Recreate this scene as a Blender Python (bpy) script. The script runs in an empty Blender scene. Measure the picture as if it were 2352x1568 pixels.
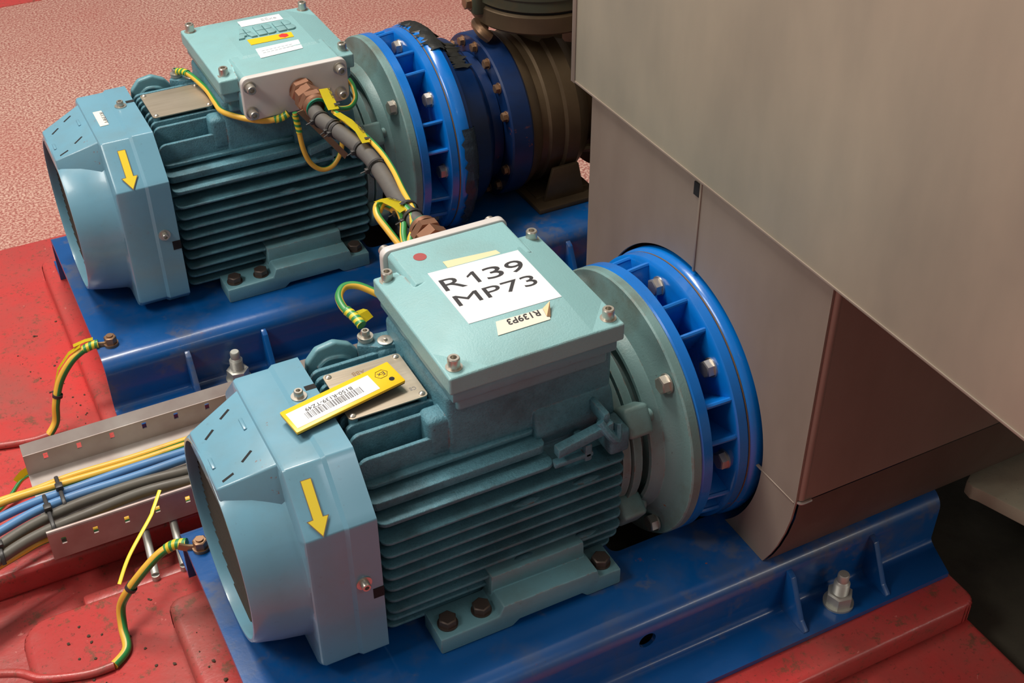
import bpy, bmesh, math, random
from mathutils import Vector, Matrix
random.seed(7)
S = 0.0187                      # one modelling unit = 18.7 mm
sc = bpy.context.scene
COL = sc.collection
PI = math.pi
# ------------------------------------------------------------------ camera
cam_d = bpy.data.cameras.new('camera'); cam = bpy.data.objects.new('camera', cam_d); COL.objects.link(cam)
cam.location = Vector((-22.4912, -56.0975, 62.7799)) * S
cam.rotation_euler = (0.92070, 0.0055906, -0.47486)
cam_d.sensor_width = 36.0; cam_d.lens = 2932.85 / 2352 * 36.0
cam_d.clip_start = 0.01; cam_d.clip_end = 60
sc.camera = cam
# ------------------------------------------------------------------ world, lights, exposure
w = bpy.data.worlds.new('hall_light'); sc.world = w; w.use_nodes = True
bg = w.node_tree.nodes['Background']; bg.inputs[0].default_value = (1.0, 0.94, 0.88, 1); bg.inputs[1].default_value = 0.205
def area(name, loc, target, sx, sy, power, col):
    d = bpy.data.lights.new(name, 'AREA'); d.shape = 'RECTANGLE'; d.size = sx * S; d.size_y = sy * S
    d.energy = power; d.color = col
    o = bpy.data.objects.new(name, d); COL.objects.link(o); o.location = Vector(loc) * S
    o.rotation_euler = (Vector(target) - Vector(loc)).to_track_quat('-Z', 'Y').to_euler()
    return o
area('ceiling_and_fill_lamp', (-25, 85, 190), (0, 20, 0), 90, 34, 150, (1.0, 0.93, 0.84))
area('ceiling_and_fill_lamp', (-95, 10, 120), (10, 0, 20), 60, 30, 35, (1.0, 0.94, 0.86))
area('ceiling_and_fill_lamp', (35, -105, 125), (0, 0, 5), 46, 14, 7.5, (0.86, 0.93, 1.0))
area('ceiling_and_fill_lamp', (95, -150, 62), (38, -12, 0), 50, 14, 9, (1.0, 0.95, 0.86))  # added low fill to brighten the slab and hood side, not on the ceiling
vs = sc.view_settings
vs.view_transform = 'Standard'; vs.look = 'None'; vs.gamma = 1.0; vs.use_curve_mapping = False; vs.exposure = 0.0

# ------------------------------------------------------------------ materials
def srgb(r, g, b):
    f = lambda c: (c / 12.92 if c <= .04045 else ((c + .055) / 1.055) ** 2.4)
    return (f(r / 255), f(g / 255), f(b / 255), 1)
class NT:
    def __init__(s, name):
        m = bpy.data.materials.new(name); m.use_nodes = True; s.m = m; s.t = m.node_tree; s.n = s.t.nodes; s.l = s.t.links
        s.b = s.n['Principled BSDF']; s.tc = None
    def new(s, k, **kw):
        n = s.n.new(k)
        for a, v in kw.items(): setattr(n, a, v)
        return n
    def coord(s, k='Object'):
        if not s.tc: s.tc = s.n.new('ShaderNodeTexCoord')
        return s.tc.outputs[k]
    def noise(s, scale, detail=4, rough=.55, vec=None, sc3=None):
        n = s.new('ShaderNodeTexNoise'); n.inputs['Scale'].default_value = scale; n.inputs['Detail'].default_value = detail; n.inputs['Roughness'].default_value = rough
        src = vec or s.coord()
        if sc3:
            mp = s.new('ShaderNodeMapping'); mp.inputs['Scale'].default_value = sc3; s.l.new(src, mp.inputs[0]); src = mp.outputs[0]
        s.l.new(src, n.inputs['Vector']); return n.outputs[0]
    def ramp(s, src, a, b, c0=(0, 0, 0, 1), c1=(1, 1, 1, 1), const=False):
        r = s.new('ShaderNodeValToRGB'); e = r.color_ramp.elements; e[0].position = a; e[1].position = b; e[0].color = c0; e[1].color = c1
        if const: r.color_ramp.interpolation = 'CONSTANT'
        s.l.new(src, r.inputs[0]); return r.outputs[0]
    def mix(s, fac, a, b, mode='MIX'):
        m = s.new('ShaderNodeMix', data_type='RGBA', blend_type=mode)
        for sock, v in ((m.inputs[0], fac), (m.inputs[6], a), (m.inputs[7], b)):
            if isinstance(v, (int, float)): sock.default_value = v
            elif isinstance(v, tuple): sock.default_value = v
            else: s.l.new(v, sock)
        return m.outputs[2]
    def mul(s, a, b, op='MULTIPLY'):
        m = s.new('ShaderNodeMath', operation=op)
        for i, v in enumerate((a, b)):
            if isinstance(v, (int, float)): m.inputs[i].default_value = v
            else: s.l.new(v, m.inputs[i])
        return m.outputs[0]
    def bump(s, h, strength, dist, prev=None):
        b = s.new('ShaderNodeBump'); b.inputs['Strength'].default_value = strength; b.inputs['Distance'].default_value = dist
        s.l.new(h, b.inputs['Height'])
        if prev: s.l.new(prev, b.inputs['Normal'])
        return b.outputs[0]
    def set(s, k, v):
        if hasattr(v, 'is_output') or hasattr(v, 'links'): s.l.new(v, s.b.inputs[k])
        else: s.b.inputs[k].default_value = v
def plain(name, c, rough=.5, metal=0., spec=None):
    n = NT(name); n.set('Base Color', c); n.set('Roughness', rough); n.set('Metallic', metal)
    if spec is not None: n.set('Specular IOR Level', spec)
    return n.m
def painted(name, base, dirt, rough=.35, dirt_amt=.5, rust=0., relief=0., relief_scale=120, rust_col=srgb(130, 72, 40), coat=0., edge=False, pits=0, patch=None):
    n = NT(name)
    d = n.ramp(n.noise(9, 6, .65), .48, .78); d = n.mul(d, dirt_amt)
    c = n.mix(n.ramp(n.noise(3, 3), .35, .7), base, tuple(x * .86 for x in base[:3]) + (1,))
    c = n.mix(d, c, dirt)
    sp = n.mul(n.ramp(n.noise(140, 3, .7), .66, .74), .6 * dirt_amt)
    c = n.mix(sp, c, tuple(x * .5 for x in dirt[:3]) + (1,))
    if rust > 0:
        r = n.mul(n.ramp(n.noise(26, 5, .75), .66 - .12 * rust, .70), 1.0)
        r = n.mul(r, n.ramp(n.noise(5, 2), .5, .62)); c = n.mix(r, c, rust_col)
    if edge:
        g = n.new('ShaderNodeNewGeometry'); bv = n.new('ShaderNodeBevel'); bv.samples = 4; bv.inputs['Radius'].default_value = .0028
        dp = n.new('ShaderNodeVectorMath', operation='DOT_PRODUCT'); n.l.new(bv.outputs[0], dp.inputs[0]); n.l.new(g.outputs['Normal'], dp.inputs[1])
        pt = n.ramp(n.mul(1.0, dp.outputs['Value'], 'SUBTRACT'), .01, .12)
        c = n.mix(n.mul(pt, .6), c, tuple(min(1, x * 1.5 + .03) for x in base[:3]) + (1,))
        er = n.mul(pt, n.ramp(n.noise(48, 6, .75), .50, .60)); c = n.mix(n.mul(er, .85), c, rust_col)
    if patch:
        c = n.mix(n.mul(n.ramp(n.noise(8, 7, .62), .55, .60), .55), c, patch)
    if pits:
        c = n.mix(n.mul(n.mix(.5, n.ramp(n.noise(300, 4, .7), .50, .62), n.ramp(n.noise(26, 6, .72), .46, .64)), pits), c, tuple(x * .35 for x in base[:3]) + (1,))
    n.set('Base Color', c)
    rr = n.mix(n.noise(30, 4), (rough * .8,) * 3 + (1,), (min(1, rough * 1.4),) * 3 + (1,)); n.l.new(rr, n.b.inputs['Roughness'])
    b = n.bump(n.noise(60, 3), .12, .001)
    if relief > 0: b = n.bump(n.noise(relief_scale, 5, .65), relief, .0016, b)
    n.l.new(b, n.b.inputs['Normal'])
    if coat: n.set('Coat Weight', coat); n.set('Coat Roughness', .12)
    return n.m
M = {}
grime = srgb(70, 62, 48)
M['cast'] = painted('cast_iron_teal_paint', srgb(88, 140, 156), srgb(38, 48, 52), .38, .95, 0, .8, 420, edge=True, pits=.6)
M['cast_smooth'] = painted('teal_paint_smooth', srgb(106, 154, 166), srgb(90, 98, 88), .36, .55, 0, .2, 420, edge=True)
M['shield'] = painted('teal_paint_flange', srgb(112, 146, 146), srgb(88, 84, 66), .40, .85, .1, .2, 380, edge=True)
M['letters'] = painted('raised_letter_paint', srgb(128, 172, 176), srgb(96, 100, 90), .42, .5)
M['cover'] = painted('fan_cover_blue_paint', srgb(108, 158, 180), srgb(112, 112, 98), .30, .30, .05, 0, coat=.35)
M['lid'] = painted('terminal_lid_paint', srgb(134, 180, 184), srgb(118, 114, 96), .40, .22, .05, .3, 420, edge=True)
M['blue'] = painted('glossy_blue_paint', srgb(3, 114, 206), srgb(30, 66, 110), .26, .35, .12, 0, coat=.4)
M['beam'] = painted('blue_frame_paint', srgb(3, 80, 148), srgb(74, 84, 104), .30, .85, .05, .06, coat=.3, patch=srgb(92, 94, 104))
M['pumpblue'] = painted('shade_darkened_blue_paint', srgb(3, 42, 92), srgb(16, 20, 28), .38, .7, .2, 0)  # grimy blue, base darkened to stand in for shade on the far housing
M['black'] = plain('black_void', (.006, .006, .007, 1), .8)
M['rubber'] = plain('black_rubber', srgb(34, 32, 32), .55)
M['tie'] = plain('dark_nylon', srgb(52, 50, 50), .45)
M['white'] = plain('white_sticker', srgb(228, 230, 232), .4)
M['offwhite'] = plain('offwhite_sticker', srgb(226, 222, 208), .5)
M['cream'] = plain('cream_sticker', srgb(222, 208, 168), .5)
M['ink'] = plain('black_ink', srgb(42, 40, 44), .6)
M['greyink'] = plain('grey_ink', srgb(120, 120, 124), .6)
M['faintink'] = plain('faint_ink', srgb(172, 182, 190), .6)
M['yellow'] = plain('yellow_plastic', srgb(238, 190, 20), .35)
M['marker'] = plain('yellow_marker_sleeve', srgb(226, 208, 34), .4)
M['arrow'] = plain('yellow_sticker', srgb(236, 208, 50), .45)
M['red'] = plain('red_print', srgb(205, 45, 40), .5)
M['reddot'] = plain('faded_red_dot', srgb(158, 72, 72), .6)
M['green_ring'] = plain('green_seal', srgb(20, 120, 96), .4)
M['zinc'] = plain('zinc_plated_steel', srgb(186, 186, 178), .48, .6)
M['steel'] = plain('stainless_fastener', srgb(196, 190, 180), .36, .85)
M['rustbolt'] = plain('tarnished_bolt', srgb(150, 118, 92), .42, .7)
M['darkbolt'] = plain('dark_bolt', srgb(96, 84, 78), .45, .7)
M['tie_metal'] = plain('tarnished_tag', srgb(150, 122, 92), .45, .6)
def metal(name, base, dirt, rough, sc3, metallic=1., amt=.5):
    n = NT(name); f = n.ramp(n.noise(5, 5, .6, sc3=sc3), .35, .75); f = n.mul(f, amt)
    n.set('Base Color', n.mix(f, base, dirt)); n.set('Metallic', metallic)
    r = n.mix(n.noise(7, 4, .6), (rough * .75,) * 3 + (1,), (rough * 1.35,) * 3 + (1,)); n.l.new(r, n.b.inputs['Roughness'])
    n.l.new(n.bump(n.noise(14, 3, .5, sc3=sc3), .12, .0012), n.b.inputs['Normal']); return n.m
M['tank'] = metal('dull_stainless_sheet', srgb(186, 180, 160), srgb(134, 134, 124), .52, (1, 1, .35), .35, .6)
M['hood'] = metal('stained_stainless_sheet', srgb(150, 136, 124), srgb(118, 104, 92), .50, (1, 1, .4), .25, .7)
M['plate'] = metal('brushed_nameplate', srgb(196, 184, 166), srgb(150, 136, 114), .36, (1, 12, 1), .75, .5)
M['gland_plate'] = metal('grey_gland_plate', srgb(208, 204, 202), srgb(176, 170, 164), .5, (1, 1, 1), .1, .5)
M['brass'] = metal('tarnished_brass', srgb(168, 124, 100), srgb(120, 84, 66), .40, (1, 1, 1), .75, .5)
M['casing'] = metal('dirty_cast_steel', srgb(112, 94, 72), srgb(44, 38, 30), .5, (1, 1, 1), .55, .8)
M['darkflange'] = painted('dark_olive_flange', srgb(74, 78, 62), srgb(120, 84, 44), .5, .5, .4, .1)
M['tray'] = metal('galvanised_tray', srgb(192, 186, 180), srgb(120, 70, 66), .45, (1, 1, 1), .45, .75)
M['slab'] = painted('grey_concrete', srgb(196, 192, 168), srgb(120, 116, 98), .8, .6, 0, .6, 90)
M['cable'] = painted('grey_black_cable', srgb(86, 84, 82), srgb(120, 112, 100), .5, .5, 0, .1)
M['greycable'] = painted('grey_cable', srgb(98, 94, 86), srgb(78, 62, 52), .45, .6, 0, 0)
M['bluecable'] = painted('light_blue_cable', srgb(92, 140, 190), srgb(110, 92, 84), .4, .35, 0, 0)
M['tape'] = painted('peeling_dark_tape', srgb(58, 60, 60), srgb(96, 88, 66), .45, .6, 0, .5, 90)
M['silvertape'] = painted('silver_duct_tape', srgb(74, 92, 108), srgb(40, 46, 54), .25, .6, 0, .9, 60)
M['debris'] = plain('dark_chip', srgb(74, 58, 44), .85)
M['grille'] = plain('dark_fan_grille', srgb(48, 42, 34), .6, .3)
def striped(name, wrap=False, phase=.2):
    n = NT(name); sep = n.new('ShaderNodeSeparateXYZ'); n.l.new(n.coord('UV'), sep.inputs[0])
    if wrap: v = n.mul(n.mul(sep.outputs[1], 2.2), sep.outputs[0], 'ADD')
    else: v = n.mul(n.mul(n.mul(sep.outputs[1], .012), phase, 'ADD'), sep.outputs[0], 'ADD')
    fr = n.mul(v, 0, 'FRACT')
    g = n.ramp(fr, .30 if not wrap else .5, .32 if not wrap else .51, (0, 0, 0, 1), (1, 1, 1, 1))
    yel = srgb(226, 178, 66) if not wrap else srgb(220, 196, 50)
    c = n.mix(g, srgb(52, 136, 72), yel)
    d = n.mul(n.ramp(n.noise(24, 5, .7), .6, .75), .35); c = n.mix(d, c, srgb(120, 84, 60))
    n.set('Base Color', c); n.set('Roughness', .38)
    return n.m
M['earth'] = striped('green_yellow_insulation'); M['earth_low'] = striped('green_yellow_insulation_turned', False, .45); M['wrap'] = striped('green_yellow_tape', True)
def redpaint(name, base, a=.5):
    n = NT(name)
    c = n.mix(n.ramp(n.noise(2.2, 4, .6), .35, .7), base, tuple(min(1, x * .62 + .02) for x in base[:3]) + (1,))
    c = n.mix(n.mul(n.ramp(n.noise(4, 6, .7), .42, .68), .7), c, srgb(140, 84, 76))
    c = n.mix(n.mul(n.ramp(n.noise(34, 7, .8), .56, .63), .75), c, srgb(104, 78, 60)); c = n.mix(n.mul(n.ramp(n.noise(150, 4, .7), .60, .66), .55), c, srgb(90, 58, 48))
    c = n.mix(n.mul(n.ramp(n.noise(60, 4, .6), .70, .74), .5), c, srgb(226, 150, 140))
    n.set('Base Color', c)
    rr = n.mix(n.noise(8, 4), (.16,) * 3 + (1,), (.5,) * 3 + (1,)); n.l.new(rr, n.b.inputs['Roughness'])
    b = n.bump(n.noise(16, 5, .6), .35, .004); b = n.bump(n.noise(70, 4, .6), .3, .0015, b); n.l.new(b, n.b.inputs['Normal'])
    return n.m
M['redfloor'] = redpaint('red_floor_paint', srgb(202, 64, 62))
def vinyl():
    n = NT('speckled_safety_floor')
    v = n.noise(190, 3, .6)
    c = n.mix(n.ramp(v, .42, .60), srgb(158, 94, 86), srgb(214, 178, 162))
    c = n.mix(n.mul(n.ramp(n.noise(1.6, 4, .6), .4, .65), .45), c, srgb(176, 100, 90))
    n.set('Base Color', c); n.set('Roughness', .30)
    n.l.new(n.bump(n.noise(150, 3, .6), .4, .002), n.b.inputs['Normal']); return n.m
M['vinyl'] = vinyl()
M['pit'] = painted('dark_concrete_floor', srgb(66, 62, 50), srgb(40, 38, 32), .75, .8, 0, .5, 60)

# ------------------------------------------------------------------ mesh helpers (all numbers in modelling units)
class MB:
    def __init__(s): s.bm = bmesh.new(); s.uv = None
    def box(s, x0, x1, y0, y1, z0, z1, bev=0, seg=2):
        t = bmesh.new()
        bmesh.ops.create_cube(t, size=1)
        for v in t.verts: v.co = Vector(((x0 + x1) / 2 + v.co.x * (x1 - x0), (y0 + y1) / 2 + v.co.y * (y1 - y0), (z0 + z1) / 2 + v.co.z * (z1 - z0)))
        if bev: bmesh.ops.bevel(t, geom=t.edges[:], offset=bev, segments=seg, affect='EDGES', profile=.5)
        return s.merge(t)
    def merge(s, t, mat=None):
        if mat is not None: bmesh.ops.transform(t, matrix=mat, verts=t.verts)
        me = bpy.data.meshes.new('tmp'); t.to_mesh(me); t.free(); s.bm.from_mesh(me); bpy.data.meshes.remove(me); return s
    def prism(s, poly, axis, a0, a1, bev=0, seg=2, mat=None):
        # poly: 2-D points; axis 'x': (y,z), 'y': (x,z), 'z': (x,y)
        t = bmesh.new()
        def P(u, v, a): return {'x': (a, u, v), 'y': (u, a, v), 'z': (u, v, a)}[axis]
        A = [t.verts.new(P(u, v, a0)) for u, v in poly]; Bv = [t.verts.new(P(u, v, a1)) for u, v in poly]
        n = len(poly)
        t.faces.new(A); t.faces.new(Bv[::-1])
        for i in range(n): t.faces.new((A[i], Bv[i], Bv[(i + 1) % n], A[(i + 1) % n]))
        bmesh.ops.recalc_face_normals(t, faces=t.faces)
        if bev: bmesh.ops.bevel(t, geom=t.edges[:], offset=bev, segments=seg, affect='EDGES', profile=.5)
        return s.merge(t, mat)
    def lathe(s, prof, seg=96, o=(0, 0, 0), axis=(1, 0, 0), a0=0, a1=2 * PI, closed=True):
        t = bmesh.new(); ax = Vector(axis).normalized()
        q = Vector((1, 0, 0)).rotation_difference(ax); o = Vector(o); rings = []
        full = abs(a1 - a0 - 2 * PI) < 1e-6; n = seg if full else seg + 1
        for a, r in prof:
            if r < 1e-5: rings.append([t.verts.new(o + q @ Vector((a, 0, 0)))]); continue
            rings.append([t.verts.new(o + q @ Vector((a, r * math.cos(a0 + (a1 - a0) * i / seg), r * math.sin(a0 + (a1 - a0) * i / seg)))) for i in range(n)])
        for A, B in zip(rings, rings[1:]):
            for i in range(seg):
                j = (i + 1) % n
                if len(A) == 1 and len(B) == 1: break
                if len(A) == 1: t.faces.new((A[0], B[i], B[j]))
                elif len(B) == 1: t.faces.new((A[i], B[0], A[j]))
                else: t.faces.new((A[i], B[i], B[j], A[j]))
        bmesh.ops.recalc_face_normals(t, faces=t.faces)
        return s.merge(t)
    def cyl(s, o, d, r, L, seg=24, r2=None, bev=0):
        r2 = r if r2 is None else r2
        if bev: return s.lathe([(0, 0), (0, r - bev), (bev, r), (L - bev, r2), (L, r2 - bev), (L, 0)], seg, o, d)
        return s.lathe([(0, 0), (0, r), (L, r2), (L, 0)], seg, o, d)
    def hexa(s, o, d, r, L, rot=0, hole=0):
        bevel = r * .1
        t = MB(); t.lathe([(0, 0), (0, r), (L - bevel, r), (L, r - bevel * 1.6)] + ([(L, 0)]), 6, (0, 0, 0), (1, 0, 0), rot, rot + 2 * PI)
        q = Vector((1, 0, 0)).rotation_difference(Vector(d).normalized())
        return s.merge(t.bm, Matrix.Translation(Vector(o)) @ q.to_matrix().to_4x4())
    def tube(s, pts, r, seg=12, sub=8, smooth=True, cap=True, flat=None, rfun=None):
        P = [Vector(p) for p in pts]
        if smooth and len(P) > 2:
            Q = []
            for i in range(len(P) - 1):
                p0 = P[max(i - 1, 0)]; p1 = P[i]; p2 = P[i + 1]; p3 = P[min(i + 2, len(P) - 1)]
                for k in range(sub):
                    t = k / sub
                    Q.append(.5 * ((2 * p1) + (-p0 + p2) * t + (2 * p0 - 5 * p1 + 4 * p2 - p3) * t * t + (-p0 + 3 * p1 - 3 * p2 + p3) * t ** 3))
            Q.append(P[-1]); P = Q
        bm = s.bm; uvl = bm.loops.layers.uv.verify()
        T = [(P[min(i + 1, len(P) - 1)] - P[max(i - 1, 0)]).normalized() for i in range(len(P))]
        up = Vector((0, 0, 1)) if abs(T[0].z) < .9 else Vector((1, 0, 0))
        N = (up - T[0] * up.dot(T[0])).normalized(); L = 0; rings = []
        for i, p in enumerate(P):
            if i: N = (N - T[i] * N.dot(T[i])).normalized(); L += (p - P[i - 1]).length
            Bn = T[i].cross(N); rr = r if rfun is None else r * rfun(L)
            rings.append(([bm.verts.new(p + (N * math.cos(2 * PI * k / seg) + Bn * math.sin(2 * PI * k / seg) * (flat or 1)) * rr) for k in range(seg)], L))
        for (A, la), (B, lb) in zip(rings, rings[1:]):
            for k in range(seg):
                j = (k + 1) % seg; f = bm.faces.new((A[k], A[j], B[j], B[k]))
                for lp, u in zip(f.loops, ((k / seg, la), ((k + 1) / seg, la), ((k + 1) / seg, lb), (k / seg, lb))): lp[uvl].uv = u
        if cap:
            bm.faces.new(rings[0][0][::-1]); bm.faces.new(rings[-1][0])
        return s
    def build(s, name, mat, parent=None, loc=None, rot=None, sharp=35, smooth=True, label=None, kind=None):
        me = bpy.data.meshes.new(name)
        bmesh.ops.scale(s.bm, vec=(S, S, S), verts=s.bm.verts)
        s.bm.to_mesh(me); s.bm.free()
        if smooth:
            me.shade_smooth(); me.set_sharp_from_angle(angle=math.radians(sharp))
        me.materials.append(mat if not isinstance(mat, str) else M[mat])
        o = bpy.data.objects.new(name, me); COL.objects.link(o)
        if parent: o.parent = parent
        if loc: o.location = Vector(loc) * S
        if rot: o.rotation_euler = rot
        if label: o['label'] = label
        if kind: o['kind'] = kind
        return o
def tag(o, label, cat, group=None, kind=None):
    o['label'] = label; o['category'] = cat
    if group: o['group'] = group
    if kind: o['kind'] = kind
    return o
def thing(name, loc, label, cat, group=None):
    o = bpy.data.objects.new(name, None); COL.objects.link(o); o.location = Vector(loc) * S; o.empty_display_size = .02
    return tag(o, label, cat, group)
def boolcut(o, cutters):
    for c in cutters:
        m = o.modifiers.new('cut', 'BOOLEAN'); m.object = c; m.operation = 'DIFFERENCE'; m.solver = 'EXACT'
    dg = bpy.context.evaluated_depsgraph_get(); dg.update()
    me = bpy.data.meshes.new_from_object(o.evaluated_get(dg))
    o.modifiers.clear(); old = o.data; o.data = me; me.name = old.name
    me.set_sharp_from_angle(angle=math.radians(30))
    for c in cutters:
        d = c.data; bpy.data.objects.remove(c); bpy.data.meshes.remove(d)
def text(body, mat, parent, o, xd, yd, width=None, height=1., name='lettering', thick=.02, bold=0, align=None, label=None):
    cu = bpy.data.curves.new(name, 'FONT'); cu.body = body; cu.size = 1; cu.extrude = .5; cu.offset = bold; cu.resolution_u = 4
    t = bpy.data.objects.new('t', cu); COL.objects.link(t)
    dg = bpy.context.evaluated_depsgraph_get(); dg.update()
    me = bpy.data.meshes.new_from_object(t.evaluated_get(dg)); bpy.data.objects.remove(t); bpy.data.curves.remove(cu)
    xs = [v.co.x for v in me.vertices]; ys = [v.co.y for v in me.vertices]
    x0, x1, y0, y1 = min(xs), max(xs), min(ys), max(ys)
    sx = (width or (x1 - x0) * height / (y1 - y0)) / (x1 - x0); sy = height / (y1 - y0)
    xd = Vector(xd).normalized(); yd = Vector(yd); yd = (yd - xd * yd.dot(xd)).normalized(); zd = xd.cross(yd); o = Vector(o)
    for v in me.vertices:
        v.co = (o + xd * (v.co.x - x0) * sx + yd * (v.co.y - y0) * sy + zd * (v.co.z + .5) * thick) * S
    me.name = name; me.materials.clear(); me.materials.append(M[mat])
    ob = bpy.data.objects.new(name, me); COL.objects.link(ob); ob.parent = parent
    if label: ob['label'] = label
    return ob
def rrect(x0, x1, y0, y1, r, n=5):
    P = []
    for cx, cy, a in ((x1 - r, y1 - r, 0), (x0 + r, y1 - r, 90), (x0 + r, y0 + r, 180), (x1 - r, y0 + r, 270)):
        for k in range(n + 1):
            t = math.radians(a + 90 * k / n); P.append((cx + r * math.cos(t), cy + r * math.sin(t)))
    return P
def quad_plate(pts, thick, name, mat, parent, label=None):
    # thin plate on four (or more) coplanar 3-D points, extruded along its normal
    b = MB(); P = [Vector(p) for p in pts]; n = (P[1] - P[0]).cross(P[2] - P[1]).normalized()
    A = [b.bm.verts.new(p) for p in P]; Bv = [b.bm.verts.new(p + n * thick) for p in P]; k = len(P)
    b.bm.faces.new(A[::-1]); b.bm.faces.new(Bv)
    for i in range(k): b.bm.faces.new((A[i], A[(i + 1) % k], Bv[(i + 1) % k], Bv[i]))
    bmesh.ops.recalc_face_normals(b.bm, faces=b.bm.faces)
    return b.build(name, mat, parent, smooth=False, label=label)
# fasteners: each is one mesh, shared through a cache
CACHE = {}
def put(kind, name, mat, parent, o, d, spin=0, label=None):
    """a copy of a cached fastener whose local +X runs along d"""
    if (kind, mat) not in CACHE:
        b = MB()
        if kind == 'cap':        # socket cap screw with washer
            b.lathe([(0, 0), (0, .50), (.09, .50), (.09, .37), (.68, .37), (.75, .32), (.75, .19), (.42, .19), (.42, 0)], 24)
        elif kind == 'caplarge':
            b.lathe([(0, 0), (0, .48), (.10, .48), (.10, .28), (.44, .28), (.50, .24), (.50, .14), (.25, .14), (.25, 0)], 20)
        elif kind == 'hex':      # hexagon bolt head on washer
            b.lathe([(0, 0), (0, .66), (.12, .66), (.12, .5)], 24); b.hexa((.12, 0, 0), (1, 0, 0), .60, .50)
        elif kind == 'hexsmall':
            b.lathe([(0, 0), (0, .5), (.1, .5), (.1, .4)], 20); b.hexa((.1, 0, 0), (1, 0, 0), .42, .38)
        elif kind == 'lughex':
            b.lathe([(0, 0), (0, .58), (.14, .58), (.14, .4)], 24); b.hexa((.14, 0, 0), (1, 0, 0), .50, .62); b.cyl((.7, 0, 0), (1, 0, 0), .27, .18, 18)
        elif kind == 'rivet':
            b.lathe([(0, .2), (.06, .19), (.13, .12), (.16, 0)], 14)
        elif kind == 'paintbolt':
            b.cyl((0, 0, 0), (1, 0, 0), .42, .5, 16, bev=.1)
        o_ = b.build(name, mat, None); CACHE[(kind, mat)] = o_.data; bpy.data.objects.remove(o_)
    ob = bpy.data.objects.new(name, CACHE[(kind, mat)]); COL.objects.link(ob); ob.parent = parent
    ob.location = Vector(o) * S; q = Vector((1, 0, 0)).rotation_difference(Vector(d).normalized())
    from mathutils import Quaternion
    ob.rotation_mode = 'QUATERNION'; ob.rotation_quaternion = q @ Quaternion((1, 0, 0), spin)
    if label: ob['label'] = label
    return ob

# ------------------------------------------------------------------ the setting
def struct(o): o['kind'] = 'structure'; return o
b = MB(); b.box(-260, 300, 40, 420, -12, -9); f_ = struct(b.build('floor', 'vinyl', smooth=False))
b = MB(); b.box(-260, 300, -120, 40, -14, -9.2); struct(b.build('floor_lower', 'redfloor', smooth=False))
b = MB(); b.box(33.4, 300, -119, 39.9, -9.2, -9.1); struct(b.build('floor_pit', 'pit', smooth=False))
# red painted plinths
def soft(poly, z0, z1, bev):
    b = MB(); b.prism(poly, 'z', z0, z1, bev, 4); return b
struct(soft(rrect(-90, 33, 17.5, 63.2, 1.2), -9.3, -7, .5).build('plinth_far', 'redfloor'))
struct(soft(rrect(-26.6, 33, -60, 12.6, 2.0), -9.3, -7, .6).build('plinth_near', 'redfloor'))
b = soft(rrect(-16.4, 32.9, 25.0, 56, 1.0), -7.2, -5.02, .45); struct(b.build('plinth_step_far', 'redfloor'))
b = soft(rrect(-16.9, 33.1, -17.8, 8.2, 1.0), -7.2, -5.02, .45)
struct(b.build('plinth_step_near', 'redfloor'))
b = MB()
b.box(-22, 10, 12.9, 14.2, -9.2, -7.9, .3); b.box(-18, 10, 14.2, 15.6, -9.2, -8.3, .3); struct(b.build('trim_1', 'redfloor'))
b = MB(); b.box(-60, 0, 131.6, 140, -9.0, -8.95); struct(b.build('trim_2', 'redfloor', smooth=False))

# ------------------------------------------------------------------ base frames
def base_frame(loc, label, variant):
    root = thing('base_frame', loc, label, 'frame', 'blue pump base frames')
    t = .42
    def arc(cx, cy, r, a, b_, n=6): return [(cx + r * math.cos(math.radians(a + (b_ - a) * k / n)), cy + r * math.sin(math.radians(a + (b_ - a) * k / n))) for k in range(n + 1)]
    outer = [(-15.2, -5), (-15.2, -4.6), (-12.9, -4.6)] + arc(-12.8, -4.1, .5, -90, 0)[1:] + arc(-11.1, -1.25, 1.25, 180, 90) + arc(8.2, -1.25, 1.25, 90, 0) + arc(9.9, -4.1, .5, 180, 270)[1:] + [(12.3, -4.6), (12.3, -5)]
    inner = [(9.4, -5)] + arc(8.1, -1.45, .95, 0, 90) + arc(-11.0, -1.45, .95, 90, 180) + [(-12.35, -5)]
    b = MB(); b.prism([(p[0], p[1]) for p in outer + inner], 'x', -14.9, 33.5)
    ch = b.build('channel', 'beam', root)
    cuts = []
    c = MB(); c.prism(rrect(10.2, 19.6, -6.35, 6.2, .6), 'z', -1.5, 1.0); cuts.append(c.build('cutter', 'black', root))
    c = MB(); c.cyl((9.35, -14, -1.95), (0, 1, 0), .62, 4, 28); cuts.append(c.build('cutter', 'black', root))
    c = MB(); c.prism([(33.6, -15.5), (33.6, -12.3), (32.5, -15.5)], 'z', -6, -4.3); cuts.append(c.build('cutter', 'black', root))
    boolcut(ch, cuts)
    b = MB(); b.box(-13.5, 33, -11.5, 8.5, -4.98, -4.2, .1); b.build('shade_fill', 'pit', root)  # dark slab standing in for the shade inside the channel
    for gx in ((20.4, 27.4) if variant == 0 else (-8.3, -1.8, 20.4, 27.4)):
        g = MB(); g.prism([(-12.15, -.9), (-12.5, -1.0), (-12.85, -1.2), (-14.3, -4.0), (-14.9, -4.5), (-14.9, -4.62), (-12.15, -4.62)], 'x', gx - .22, gx + .22, .06)
        g.build('gusset', 'beam', root)
    return root
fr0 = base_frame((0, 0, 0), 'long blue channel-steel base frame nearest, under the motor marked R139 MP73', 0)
fr1 = base_frame((-.36, 42.1, 0), 'long blue channel-steel base frame behind, with two gussets showing beside the cable tray', 1)
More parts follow.
